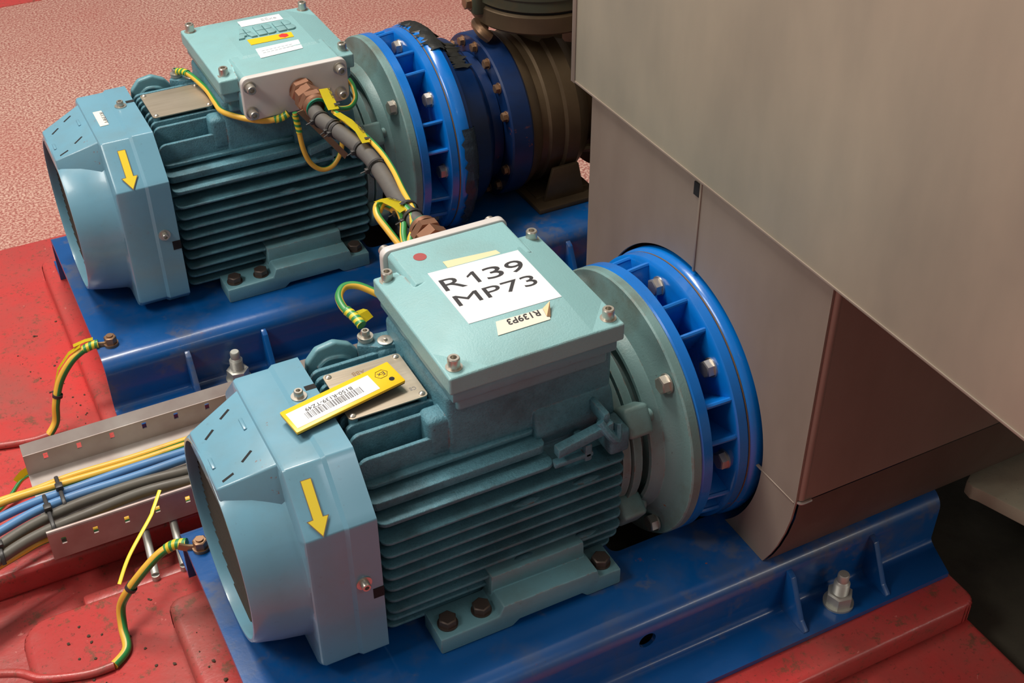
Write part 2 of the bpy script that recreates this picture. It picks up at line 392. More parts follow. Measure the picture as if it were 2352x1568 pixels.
def anchor(x, y, label):
    r = thing('anchor_bolt', (x, y, -4.6), label, 'bolt', 'zinc anchor bolts')
    b = MB(); b.cyl((0, 0, 0), (0, 0, 1), 1.05, .16, 32); b.build('washer', 'zinc', r)
    b = MB(); b.hexa((0, 0, .16), (0, 0, 1), .92, .95, .3); b.build('nut', 'zinc', r)
    b = MB(); prof = [(0, .52)]
    for k in range(10): prof += [(1.0 + k * .11, .55), (1.055 + k * .11, .5)]
    prof += [(2.15, .45), (2.2, .40), (2.75, .40), (2.85, .33), (2.85, 0)]
    b.lathe(prof, 24, (0, 0, 0), (0, 0, 1)); b.build('stud', 'zinc', r)
anchor(24.0, -13.75, 'grey zinc anchor bolt on the near blue frame between two gussets at lower right')
anchor(-5.0, 29.0, 'bright zinc threaded anchor bolt standing on the far frame behind the near fan cover')

# ------------------------------------------------------------------ motors
def cover_outline(r=.22):
    C_ = [(4.6, 8.0), (-4.6, 8.0), (-7.55, 4.95), (-7.55, -5.7), (-6.7, -6.5), (6.7, -6.5), (7.55, -5.7), (7.55, 4.95)]
    out = []; n = len(C_); prev_end = None; segs = []
    for i in range(n):
        p = Vector(C_[i]); a = (Vector(C_[i - 1]) - p).normalized(); b_ = (Vector(C_[(i + 1) % n]) - p).normalized()
        th = a.angle(b_); d = r / math.tan(th / 2)
        p0 = p + a * d; p1 = p + b_ * d; c = p + (a + b_).normalized() * (r / math.sin(th / 2))
        v0 = p0 - c; v1 = p1 - c; ang = v0.angle(v1); sgn = 1 if v0.x * v1.y - v0.y * v1.x > 0 else -1
        segs.append([c + Matrix.Rotation(sgn * ang * k / 3, 2) @ v0 for k in range(4)])
    for i in range(n):
        out += segs[i]; a = segs[i][-1]; b_ = segs[(i + 1) % n][0]; m = max(1, int((b_ - a).length / .45))
        out += [a.lerp(b_, k / m) for k in range(1, m)]
    return out
def fan_cover(root):
    OUT = cover_outline(); seg = len(OUT); b = MB(); bm = b.bm
    secs = [('o', -6.3, 1.0), ('o', -7.95, 1.0), ('o', -8.2, .982), ('o', -10.25, .982), ('o', -10.42, .972), ('o', -10.5, .955), ('c', -10.55, 7.25), ('c', -10.75, 7.12), ('c', -12.2, 6.88), ('c', -13.6, 6.55), ('c', -13.85, 6.42), ('c', -13.85, 6.22), ('c', -13.6, 6.2), ('c', -10.4, 6.9)]
    rings = []
    for kind, x, k in secs:
        ring = []
        for i in range(seg):
            p = OUT[i]; L_ = p.length
            q = p * k if kind == 'o' else p * (min(k, L_ * .955) / L_)
            ring.append(bm.verts.new((x, q.x, 7 + q.y)))
        rings.append(ring)
    for A, B in zip(rings, rings[1:]):
        for i in range(seg): j = (i + 1) % seg; bm.faces.new((A[i], A[j], B[j], B[i]))
    # sheet thickness at the open end
    inn = [bm.verts.new((v.co.x, v.co.y * .975, 7 + (v.co.z - 7) * .975)) for v in rings[0]]
    in2 = [bm.verts.new((-10.2, v.co.y, v.co.z)) for v in inn]
    for i in range(seg):
        j = (i + 1) % seg; bm.faces.new((inn[i], inn[j], rings[0][j], rings[0][i])); bm.faces.new((in2[i], in2[j], inn[j], inn[i]))
    bmesh.ops.recalc_face_normals(bm, faces=bm.faces)
    fc = b.build('fan_cover', 'cover', root, sharp=28)
    # flat ramp carrying the slots
    b = MB(); t = bmesh.new()
    P = [(-10.3, -3.7, 14.72), (-10.3, 3.7, 14.72), (-13.83, 2.7, 13.42), (-13.83, -2.7, 13.42), (-10.3, -5.2, 11.5), (-10.3, 5.2, 11.5), (-13.8, 3.3, 12.0), (-13.8, -3.3, 12.0)]
    V = [t.verts.new(p) for p in P]
    for f in ((0, 1, 2, 3), (4, 0, 3, 7), (1, 5, 6, 2), (3, 2, 6, 7), (0, 4, 5, 1), (4, 7, 6, 5)): t.faces.new([V[i] for i in f])
    bmesh.ops.recalc_face_normals(t, faces=t.faces); bmesh.ops.bevel(t, geom=t.edges[:], offset=.12, segments=3, affect='EDGES', profile=.5)
    b.merge(t); rp = b.build('top_ramp', 'cover', fc)
    zr = lambda x: 14.72 + (x + 10.3) * (1.30 / 3.53)
    for (xa, ya, xb, yb) in ((-11.35, 2.55, -12.0, 2.2), (-12.6, 1.75, -13.2, 1.35), (-11.3, -1.55, -12.0, -1.95), (-12.65, -2.35, -13.35, -2.45)):
        b = MB(); d = Vector((xb - xa, yb - ya, zr(xb) - zr(xa))).normalized(); n = Vector((0, 1, 0)).cross(d).normalized()
        if n.z < 0: n = -n
        wv = d.cross(n) * .085; p0 = Vector((xa, ya, zr(xa))) - n * .2; p1 = Vector((xb, yb, zr(xb))) - n * .2
        A = [b.bm.verts.new(q) for q in (p0 + wv, p0 - wv, p1 - wv, p1 + wv)]; B2 = [b.bm.verts.new(v.co + n * .215) for v in A]
        b.bm.faces.new(A); b.bm.faces.new(B2[::-1])
        for i in range(4): b.bm.faces.new((A[i], B2[i], B2[(i + 1) % 4], A[(i + 1) % 4]))
        bmesh.ops.recalc_face_normals(b.bm, faces=b.bm.faces); b.build('slot', 'black', fc, smooth=False)
    for (xc, yc, L) in ((-11.05, .75, 1.1), (-13.45, -.7, 1.0)):
        b = MB(); b.box(xc - .11, xc + .11, yc - L / 2, yc + L / 2, zr(xc) - .1, zr(xc) + .09, .05)
        b.build('vent_tab', 'cover', fc)
    # guard
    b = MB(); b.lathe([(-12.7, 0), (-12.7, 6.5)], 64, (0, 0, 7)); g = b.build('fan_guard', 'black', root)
    b = MB()
    for k in range(25):
        a = -6 + k * .5; h = math.sqrt(max(.1, 6.25 ** 2 - a * a))
        b.tube([(-13.0, a, 7 - h), (-13.0, a, 7 + h)], .08, 6, smooth=False); b.tube([(-13.12, -h, 7 + a), (-13.12, h, 7 + a)], .08, 6, smooth=False)
    b.build('guard_wire', 'grille', g, kind='stuff')
    # cut-out notches at the open edge with dark inside
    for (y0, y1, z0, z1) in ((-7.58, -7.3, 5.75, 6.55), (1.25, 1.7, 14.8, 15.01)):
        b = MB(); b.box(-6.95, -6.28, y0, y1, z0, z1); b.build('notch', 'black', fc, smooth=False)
    put('caplarge', 'cover_screw', 'steel', root, (-7.45, -7.53, 7.35), (0, -1, 0))
    put('caplarge', 'cover_screw', 'steel', root, (-7.5, .95, 14.98), (0, 0, 1))
    return fc
def fin_poly(x0, x1, d0, d1, r):
    P = [(x0 + .0, d0), (x0, d1 - r)]
    P += [(x0 + r - r * math.cos(t * PI / 10), d1 - r + r * math.sin(t * PI / 10)) for t in range(1, 6)]
    P += [(x1 - r + r * math.sin(t * PI / 10), d1 - r + r * math.cos(t * PI / 10)) for t in range(0, 5)]
    P += [(x1, d1 - r), (x1, d0)]
    return P
def fin(root, y, z, ang, L, x0, x1, th=.21, r=.6, bulge=()):
    """cooling fin rooted at (y,z), growing L along direction ang in the y-z plane"""
    b = MB(); P = fin_poly(x0, x1, 0, L, r)
    b.prism(P, 'z', -th / 2, th / 2, .075, 3)     # local (x, d, n)
    for bx in bulge:
        b.lathe([(-1.1, 0), (-.8, .16), (-.3, .30), (.3, .30), (.8, .16), (1.1, 0)], 14, (bx, L - .42, 0), (1, 0, 0))
    c, s_ = math.cos(ang), math.sin(ang)
    m = Matrix(((1, 0, 0, 0), (0, c, -s_, y), (0, s_, c, z), (0, 0, 0, 1)))
    bmesh.ops.transform(b.bm, matrix=m, verts=b.bm.verts)
    return b.build('cooling_fin', 'cast', root)
def motor(loc, label, rotated):
    root = thing('electric_motor', loc, label, 'motor', 'teal electric motors')
    # cast body
    b = MB(); b.lathe([(-6.2, 0), (-6.2, 5.2), (-5.9, 5.45), (10.6, 5.6), (11.0, 5.6), (11.0, 0)], 72, (0, 0, 7)); b.build('stator_frame', 'cast', root)
    side = [(2.1, 1.9), (3.1, 1.55), (4.1, 1.35), (5.05, 1.3), (6.0, 1.3), (6.95, 1.3), (7.9, 1.3), (8.95, 1.3)]
    for sg in (-1, 1):
        ang = PI if sg < 0 else 0
        for z, L in side:
            y0 = 5.6; d = (6.95 - 5.0)
            bul = (7.8, 3.6) if abs(z - 7.9) < .1 else ((7.8, 3.4) if abs(z - 3.1) < .1 else ())
            fin(root, sg * 4.7, z, ang, (7.0 - 4.7) - (.35 if z < 3 else 0), -5.9, 10.5, bulge=bul if sg < 0 else ())
        fin(root, sg * 4.2, 1.1, ang, 2.1, -5.9, 10.2)
        fin(root, sg * 4.2, 10.15, ang, 2.45, -5.9, 5.6, .3)
        fin(root, sg * 3.9, 11.0, ang, 1.95, -6.0, 5.4, .62, .5)
        fin(root, sg * 3.4, 11.75, ang, 1.55, -6.0, 5.2, .3)
        fin(root, sg * 4.3, 10.6, PI / 2, 2.9, -6.05, 5.1, .3)
        for y, top in ((3.3, 14.6), (2.45, 14.7), (1.6, 14.75), (.75, 14.75)):
            fin(root, sg * y, 11.4, PI / 2, top - 11.4, -6.05, -.3 if y < 3 else -.9, .3)
    # pedestal under the terminal box
    b = MB(); b.box(-.5, 10.5, -4.65, 4.65, 9.5, 16.2, .35, 3)
    b.prism([(-4.5, 10), (-5.3, 11.5), (-4.9, 12.9), (-4.3, 13.6), (4.3, 13.6), (4.9, 12.9), (5.3, 11.5), (4.5, 10)], 'x', 5.0, 10.5, .25, 3)
    for sg in (-1, 1): b.box(-1.7, .3, sg * 3.72 - .8, sg * 3.72 + .8, 12, 14.8, .42, 5)
    b.build('box_pedestal', 'cast', root)
    # lumpy cast lugs near the drive end
    b = MB()
    for sg in (-1, 1):
        b.prism([(5.6, 11.55), (9.4, 12.3), (9.4, 11.6), (5.6, 10.85)], 'y', sg * 6.6 - .35, sg * 6.6 + .35, .12, 2)
        b.box(9.2, 10.6, sg * 6.0 - 1.0, sg * 6.0 + 1.0, 9.6, 11.4, .25, 3)
        b.tube([(8.6, sg * 6.6, 12.4), (9.0, sg * 7.0, 11.6), (9.6, sg * 7.0, 10.9), (9.9, sg * 6.6, 11.8)], .28, 8)
        b.box(5.5, 8.2, sg * 6.4 - .3, sg * 6.4 + .3, 9.9, 10.25, .1); b.box(7.6, 8.1, sg * 5.9 - .8, sg * 5.9 + .8, 9.6, 10.9, .12)
        b.box(8.8, 9.3, sg * 5.6 - 1.1, sg * 5.6 + 1.1, 12.0, 12.9, .2)
    b.build('cast_lug', 'cast', root, kind='stuff')
    # drive end shield, bosses and flange
    b = MB(); b.lathe([(10.7, 0), (10.7, 6.3), (11.25, 6.35), (11.25, 6.15), (11.35, 6.15), (11.35, 6.6), (12.0, 6.5), (12.1, 5.7), (12.3, 5.5), (12.3, 0)], 90, (0, 0, 7)); sh = b.build('end_shield', 'shield', root)
    for a in (33, 147, -33, -147):
        cy, cz = math.cos(math.radians(a)), math.sin(math.radians(a))
        b = MB(); b.box(-.5, 1.25, -.85, .85, -1.0, 1.0, .28, 3)
        bmesh.ops.transform(b.bm, matrix=Matrix.Translation((11.1, 7.0 * cy, 7 + 7.0 * cz)) @ Matrix.Rotation(math.radians(a), 4, 'X'), verts=b.bm.verts)
        b.build('boss', 'shield', sh); put('paintbolt', 'boss_bolt', 'shield', sh, (12.3, 7.0 * cy, 7 + 7.0 * cz), (1, 0, 0))
    b = MB(); b.lathe([(12.0, 4.5), (12.95, 5.0), (13.05, 6.0), (12.65, 6.35), (12.42, 6.6), (12.45, 6.85), (12.7, 7.05), (13.2, 7.25), (13.5, 7.8), (13.8, 8.25), (13.85, 9.3), (13.95, 9.38), (14.5, 9.38), (14.6, 9.3), (14.6, 4)], 128, (0, 0, 7.03)); fl = b.build('mounting_flange', 'shield', root)
    for a in (45, 135, -45, -135):
        cy, cz = math.cos(math.radians(a)), math.sin(math.radians(a))
        put('hex', 'flange_bolt', 'steel', fl, (13.55 + .2, 8.45 * cy, 7.03 + 8.45 * cz), (-1, 0, 0), .3)
    # feet
    for sg in (-1, 1):
        b = MB()
        prof = [(-3.4, 0), (1.5, 0), (2.0, .4), (6.5, .4), (6.9, 0), (9.35, 0), (9.35, 1.3), (7.75, 1.35), (7.6, 2.0), (.9, 2.1), (.6, 1.35), (-3.4, 1.3)]
        b.prism(prof, 'y', sg * 6.2, sg * 8.8, .12, 2)
        b.prism([(.7, 1), (7.5, 1), (7.4, 3.3), (.8, 3.3)], 'y', sg * 4.6, sg * 7.3, .15, 2)
        ft = b.build('foot', 'cast_smooth', root)
        for bx in (-2.48, -.17, 8.41): put('hex', 'foot_bolt', 'darkbolt', ft, (bx, sg * 7.75, 1.3), (0, 0, 1), bx)
    fan_cover(root)
    # terminal box
    fl_ = -1 if rotated else 1
    X = (lambda x: 10 - x) if rotated else (lambda x: x)
    bx = MB()
    bx.box(0, 10, -4.9, 4.9, 15.2, 16.8, .25, 3)
    bx.box(-.45, 10.35, -5.35, 5.35, 16.35, 17.2, .14, 2)
    y1, y2 = (6.95, 3) if not rotated else (-6.95, -3)
    bx.box(.75, 9.2, min(y1, y2), max(y1, y2), 15.3, 17.25, .15, 2)
    tb = bx.build('terminal_box', 'cast_smooth', root)
    # lid: slab, sloping facets and raised centre
    t = bmesh.new(); x0, x1, ya, yb = -.7, 10.65, -5.6, 5.6
    pts = {}
    def v(k, x, y, z): pts[k] = t.verts.new((x, y * fl_, z)); return pts[k]
    z0, z1, z2, zt = 17.2, 18.4, 18.55, 19.12
    base = [v('b0', x0, ya, z0), v('b1', x1, ya, z0), v('b2', x1, yb, z0), v('b3', x0, yb, z0)]
    v('O0', x0, ya, z1); v('O1', x1, ya, z1); v('O2', x1, yb, z1); v('O3', x0, yb, z1)
    v('P0', 2.1, -2.4, zt); v('P1', 8.2, -2.4, zt); v('P2', 8.2, 3.4, zt); v('P3', 2.1, 3.4, zt)
    v('L1', x0, -3.1, z1 + .04); v('L2', x0, 3.2, z1 + .04); v('R1', x1, -3.1, z1 + .04); v('R2', x1, 3.2, z1 + .04)
    v('F1', 1.7, ya, z1 + .04); v('F2', 8.5, ya, z1 + .04); v('G1', .9, yb, z1); v('G2', 9.1, yb, z1)
    for q in ('O1 b1 b0 O0 F1 F2', 'O0 b0 b3 O3 L2 L1', 'O2 b2 b1 O1 R1 R2', 'O3 b3 b2 O2 G2 G1', 'b0 b1 b2 b3', 'P0 P1 P2 P3', 'P0 P3 L2 L1', 'P1 R1 R2 P2', 'P0 F1 F2 P1', 'P0 L1 F1', 'L1 O0 F1', 'P1 F2 R1', 'F2 O1 R1', 'P3 G1 O3 L2', 'P2 R2 O2 G2', 'P3 P2 G2 G1'):
        t.faces.new([pts[k] for k in q.split()])
    bmesh.ops.recalc_face_normals(t, faces=t.faces)
    bmesh.ops.bevel(t, geom=[e for e in t.edges if e.calc_face_angle(0) > .9], offset=.14, segments=3, affect='EDGES', profile=.5)
    lb = MB(); lb.merge(t)
    ye = sorted((6.93 * fl_, 2.9 * fl_))
    lb.prism([(.85, 17.2), (9.1, 17.2), (9.1, 18.75), (8.9, 19.02), (1.1, 19.02), (.85, 18.75)], 'y', ye[0], ye[1], .1, 2)
    lid = lb.build('lid', 'lid', tb, sharp=12)
    for px, py in ((0, -4.7), (10, -4.7), (0, 4.9), (10, 4.9)): put('cap', 'lid_screw', 'steel', tb, (px, py, 18.38), (0, 0, 1))
    # gland plate
    yp = 6.95 * fl_
    b = MB(); b.prism(rrect(.55, 9.3, 15.5, 19.12, .55), 'y', yp, yp + .6 * fl_, .08, 3); gp = b.build('gland_plate', 'gland_plate', tb)
    for px, pz in ((1.15, 18.4), (1.1, 16.25), (8.6, 18.4), (8.55, 16.3)):
        put('cap', 'plate_screw', 'steel', tb, (px, yp + .62 * fl_, pz), (0, fl_, 0))
    # nameplate
    b = MB(); b.prism(rrect(-5.65, -.7, -2.45, 2.1, .25), 'z', 14.95, 15.03); npl = b.build('nameplate', 'plate', root)
    for px, py in ((-5.35, 1.8), (-1.0, 1.8), (-5.35, -2.15), (-1.0, -2.15)): put('rivet', 'rivet', 'steel', npl, (px, py, 15.02), (0, 0, 1))
    for px, py in ((-5.35, 1.8), (-1.0, 1.8), (-5.35, -2.15), (-1.0, -2.15)):
        b = MB(); b.cyl((px, py, 14.3), (0, 0, 1), .3, .66, 12); b.build('stud', 'cast', npl)
    # arrow sticker on the shoulder facet
    e1 = Vector((1, 0, 0)); e2 = Vector((0, -3.05, -3.1)).normalized(); n = Vector((0, -3.1, 3.05)).normalized()
    o = Vector((0, -4.55, 15.0)) - n * .09 + n * .02
    sh_ = 0 if not rotated else .33
    A = [(-9.66, .95), (-9.1, .95), (-9.12, 3.15), (-8.82, 3.17), (-9.42, 4.15), (-9.98, 3.2), (-9.66, 3.18)]
    AO = [(-9.70, .91), (-9.06, .91), (-9.08, 3.12), (-8.74, 3.13), (-9.42, 4.25), (-10.06, 3.16), (-9.70, 3.14)]
    quad_plate([o - n * .006 + e1 * (x + sh_) + e2 * d for x, d in AO][::-1], .015, 'arrow_border', 'tie_metal', root)
    quad_plate([o + e1 * (x + sh_) + e2 * d for x, d in A][::-1], .02, 'arrow_sticker', 'arrow', root, 'yellow arrow')
    return root, tb, lid, npl
m0, tb0, lid0, np0 = motor((0, 0, 0), 'nearest teal electric motor, white R139 MP73 label on its terminal box', False)
m1, tb1, lid1, np1 = motor((-.36, 42.1, 0), 'farther teal electric motor with raised letters and small stickers on its box lid', True)
def sticker(pts, z, mat, parent, name='sticker', label=None, th=.03):
    return quad_plate([(x, y, z) for x, y in pts], th, name, mat, parent, label)
def lidz(x): return 0
# stickers and print, near lid
st = sticker([(2.1, -2.3), (8.15, -2.4), (8.15, 3.25), (2.1, 3.5)], 19.12, 'white', lid0, 'sticker', 'white square sticker')
text('R', 'ink', lid0, (2.3, 1.24, 19.15), (1, -.03, 0), (0, 1, 0), 1.4, 1.22)
quad_plate([(4.42, 1.2, 19.15), (4.65, 1.2, 19.15), (4.65, 2.42, 19.15), (4.48, 2.42, 19.15), (4.05, 2.1, 19.15), (4.05, 1.95, 19.15), (4.42, 2.18, 19.15)], .02, 'lettering', 'ink', lid0)
text('3', 'ink', lid0, (5.1, 1.16, 19.15), (1, -.03, 0), (0, 1, 0), 1.15, 1.22)
text('9', 'ink', lid0, (6.55, 1.12, 19.15), (1, -.03, 0), (0, 1, 0), 1.15, 1.22)
text('MP73', 'ink', lid0, (2.35, -.52, 19.15), (1, -.02, 0), (0, 1, 0), 5.25, 1.1)
sticker([(3.5, 3.6), (7.1, 3.5), (7.0, 4.0), (3.5, 4.35)], 19.06 - .02, 'cream', lid0, 'sticker', 'narrow cream sticker')
b = MB(); b.cyl((2.5, 5.55, 19.02), (0, 0, 1), .42, .02, 24); b.build('dot_sticker', 'reddot', lid0, label='faded red dot')
# sticker R139P3 lies on the sloping front facet
def slope(x, y): # front facet of the lid
    return 19.12 - (abs(y) - 2.4) / 3.2 * .68
def on_slope(pts, lift=.015): return [(x, y, slope(x, y) + lift) for x, y in pts]
quad_plate(on_slope([(3.25, -3.75), (6.65, -3.75), (7.0, -2.85), (3.6, -2.75)]), .025, 'sticker', 'offwhite', lid0, 'off-white R139P3 sticker')
quad_plate([(6.55, -3.5, slope(0, -3.5) + .06), (6.75, -3.6, slope(0, -3.6) + .05), (7.15, -2.75, slope(0, -2.75) + .32), (6.6, -2.9, slope(0, -2.9) + .10)], .02, 'curled_corner', 'tie_metal', lid0)
text('R139P3', 'ink', lid0, (6.3, -2.85, slope(0, -2.85) + .045), (-1, 0, 0), (0, -1, -.2125), 2.1, .45, bold=.01)
# far lid
sticker([(3.7, 2.1), (7.35, 2.05), (7.35, 3.25), (3.7, 3.3)], 19.13, 'white', lid1, 'sticker', 'small white sticker behind the raised letters')
text('EExe', 'faintink', lid1, (5.6, 2.45, 19.16), (1, 0, 0), (0, 1, 0), 1.3, .5)
sticker([(3.3, -1.72), (6.95, -1.75), (7.05, -.75), (3.3, -.6)], 19.13, 'yellow', lid1, 'sticker', 'yellow strip sticker')
b = MB(); b.hexa((6.25, -1.2, 19.15), (0, 0, 1), .48, .03); b.build('hexagon_mark', 'red', lid1)
quad_plate([(3.25, -4.3, 19.04), (6.9, -4.05, 19.04), (7.05, -2.5, 19.14), (3.35, -2.65, 19.14)], .03, 'sticker', 'white', lid1, 'white sticker above the gland plate')
for k in range(2): text('~~~~~~~~'.replace('~', '-'), 'faintink', lid1, (3.7, -3.6 + k * .35, 19.11 + k * .02), (1, .05, 0), (0, 1, .05), 2.6, .08)
# raised letters, each cut by a cross
LG = MB(); hgt = 1.95; gp_ = .07
def seg_(P, ox): LG.prism([(2.7 + ox + x * 1.0, -.35 + y) for x, y in P], 'z', 19.1, 19.27, .025, 2)
mid = .95
seg_([(0, 0), (.5, 0), (.62, .4), (.84, .4), (.84, mid - gp_), (.3, mid - gp_)], 0)
seg_([(1.62, 0), (1.12, 0), (1.0, .4), (.92, .4), (.92, mid - gp_), (1.38, mid - gp_)], 0)
seg_([(.33, mid), (.84, mid), (.84, hgt), (.62, hgt)], 0); seg_([(1.35, mid), (.92, mid), (.92, hgt), (1.06, hgt)], 0)
for ox in (1.75, 3.45):
    seg_([(0, 0), (.72, 0), (.72, mid - gp_), (0, mid - gp_)], ox); seg_([(0, mid), (.72, mid), (.72, hgt), (0, hgt)], ox)
    seg_([(.8, 0), (1.25, 0), (1.45, .1), (1.55, .3), (1.55, .6), (1.42, mid - gp_), (.8, mid - gp_)], ox)
    seg_([(.8, mid), (1.3, mid), (1.42, 1.2), (1.42, 1.65), (1.3, 1.87), (1.1, hgt), (.8, hgt)], ox)
LG.build('raised_lettering', 'letters', lid1, kind='stuff')
# far fan cover sticker
sticker([(-9.75, -1.6), (-9.05, -1.55), (-9.05, 1.15), (-9.75, 1.15)], 14.87, 'offwhite', m1, 'sticker', 'cream R139P1 sticker on the fan cover')
text('R139P1', 'greyink', m1, (-9.3, .75, 14.91), (0, -1, 0), (1, 0, 0), 1.9, .3)
# nameplate prints
text('ABB', 'tie_metal', np0, (-3.2, 1.55, 15.035), (-1, 0, 0), (0, -1, 0), .8, .35, thick=.008)
text('CE', 'greyink', np0, (-1.1, -1.35, 15.035), (-1, 0, 0), (0, -1, 0), .4, .28, thick=.008)
# ------------------------------------------------------------------ asset tag lying across nameplate and fan cover
T = thing('asset_tag', (-5.4, -.95, 15.55), 'long yellow plastic tag with white barcode panel lying on the near motor nameplate', 'tag')
b = MB(); b.prism(rrect(-3.63, 3.63, -1.0, 1.0, .06, 2), 'z', -.09, .09, .02); b.build('tag_body', 'yellow', T)
b = MB(); b.prism(rrect(-3.6, 3.6, -.98, .98, .06, 2), 'z', -.17, -.095); b.build('tag_back', 'black', T)
b = MB(); b.box(-3.42, 2.05 - .0, -.72, .66, .088, .105); b.build('white_panel', 'white', T, smooth=False)
b = MB(); x = -2.55; random.seed(3)
while x < 1.1:
    wd = random.choice((.03, .03, .06, .1)); b.box(x, x + wd, -.42, .1, .105, .115); x += wd + random.choice((.03, .04, .07))
b.build('barcode', 'greyink', T, smooth=False, kind='stuff')
text('B150-R139-TZ49', 'ink', T, (.75, .42, .106), (-1, 0, 0), (0, -1, 0), 3.1, .27, thick=.01)
b = MB(); b.cyl((3.05, -.42, .088), (0, 0, 1), .17, .008, 20); b.build('hole', 'black', T)
hx = [(2.75 + .42 * math.cos(PI / 3 * k), .28 + .36 * math.sin(PI / 3 * k), .1) for k in range(7)]
b = MB(); b.tube(hx, .014, 5, smooth=False); b.build('hexagon_outline', 'ink', T)
text('Ex', 'ink', T, (2.98, .42, .095), (-1, 0, 0), (0, -1, 0), .46, .3, thick=.008)
T.rotation_euler = (math.radians(4), math.radians(-2), math.radians(9.6))
# ------------------------------------------------------------------ pumps
def lantern(root):
    b = MB(); b.lathe([(14.6, 4.5), (14.6, 9.3), (14.7, 9.4), (15.35, 9.4), (15.42, 9.3), (15.42, 8.6), (15.42, 5.0), (15.9, 4.7), (17.2, 4.7), (17.2, 8.7), (17.25, 9.2), (17.4, 9.38), (18.0, 9.42), (18.08, 9.36), (18.12, 9.28), (18.2, 9.4), (18.4, 9.55), (19.1, 9.6), (19.4, 9.5), (19.5, 9.3), (19.5, 3)], 144, (0, 0, 7.03)); L = b.build('pump_lantern', 'blue', root, sharp=40)
    b = MB(); b.lathe([(18.08, 9.3), (18.08, 9.40), (18.16, 9.40), (18.16, 9.3)], 144, (0, 0, 7.03)); b.build('joint_line', 'tie_metal', L)
    for a in (119, 104, 75, 60.3, 30.8, 15.1, -14.9, -28.7, 149, 164, 194, 209, -60, -75, -104, -119):
        th = math.radians(180 - a)
        b = MB(); b.box(15.3, 17.35, 4.6, 9.1, -.14, .14, .08, 2)
        b.tube([(17.3, 9.05, 0), (17.0, 9.1, 0), (15.4, 8.95, 0)], .18, 8)
        bmesh.ops.transform(b.bm, matrix=Matrix.Translation((0, 0, 7.03)) @ Matrix.Rotation(th, 4, 'X'), verts=b.bm.verts); b.build('rib', 'blue', L)
    for a in (94.3, 45.3, 0, -45, 137, 180, 225):
        th = math.radians(180 - a); put('hex', 'lantern_bolt', 'steel', L, (17.2, 8.15 * math.cos(th), 7.03 + 8.15 * math.sin(th)), (-1, 0, 0), a)
    return L
p0 = thing('pump', (0, 0, 0), 'near pump with glossy blue ribbed lantern going into the stainless hood', 'pump', 'blue pumps')
lantern(p0)
p1 = thing('pump', (-.36, 42.1, 0), 'far pump with taped blue lantern, bolted blue housing coloured as in shade and brown steel casing', 'pump', 'blue pumps')
lantern(p1)
b = MB(); b.lathe([(19.4, 9.45), (19.8, 9.3), (20.0, 8.2), (20.2, 8.0), (22.0, 7.65), (22.4, 7.3), (22.6, 6.5), (23.2, 6.0), (24.1, 6.0), (24.2, 4)], 96, (0, 0, 7.03)); b.build('bearing_housing', 'pumpblue', p1)
b = MB(); b.lathe([(24.2, 4), (24.2, 7.55), (24.35, 7.7), (26.2, 7.7), (26.4, 7.55), (26.4, 4)], 96, (0, 0, 7.03)); hf = b.build('housing_flange', 'pumpblue', p1)
for a in (110, 88, 66.4, 44.8, 23.4, -21.7, -45.5, -68, 132, 154): 
    th = math.radians(180 - a); put('hexsmall', 'housing_bolt', 'rustbolt', hf, (24.2, 6.95 * math.cos(th), 7.03 + 6.95 * math.sin(th)), (-1, 0, 0), a)
b = MB(); b.lathe([(26.4, 4), (26.4, 7.5), (27.0, 7.4), (27.6, 7.0), (28.2, 7.05), (28.4, 7.3), (29.8, 7.2), (30.0, 7.55), (31.2, 7.6), (31.8, 7.2), (32.6, 6.6), (33.4, 5.2), (35.5, 4.6), (35.6, 7.4), (37.2, 7.4), (37.3, 4.2), (60, 4.2), (60, 0)], 96, (0, 0, 7.03))
cs = b.build('pump_casing', 'casing', p1)
b = MB(); b.lathe([(11, 2.6), (13.5, 2.2), (16.4, 2.2)], 36, (30.8, 0, 0), (0, 0, 1)); b.build('discharge_neck', 'casing', p1)
b = MB(); b.lathe([(16.3, 0), (16.3, 6.1), (16.5, 6.3), (17.9, 6.3), (18.1, 6.1), (18.1, 0)], 64, (30.8, 0, 0), (0, 0, 1)); b.build('discharge_flange', 'casing', p1)
b = MB(); b.tube([(25.0, -1.5, 15.2), (24.4, -1.2, 15.8), (24.6, .2, 16.0), (25.4, .4, 15.2)], .55, 10); b.build('lifting_eye', 'rustbolt', p1)
b = MB()
for y0 in (-6.5, 4.5):
    b.prism([(27.2, 0), (33, 0), (33, .6), (30.8, .7), (30.5, 4), (29.8, 4), (29.6, .7), (27.2, .6)], 'y', y0, y0 + 2.2, .1)
b.box(26.5, 33, -8.5, 8, 0.02, .5, .08)
b.prism([(27.5, 0), (32, 0), (31.2, 3.8), (28.5, 3.8)], 'y', -7.4, -7.0, .08); b.build('pump_foot', 'casing', p1)
b = MB(); b.tube([(33, -3.5, 10), (35, -5, 6), (36, -6.5, 2), (36.5, -7, 0.2)], .6, 10); b.tube([(32.5, -5.5, 4), (36, -7.5, 4.5), (40, -8, 4)], .45, 10); b.build('drain_pipe', 'casing', p1)
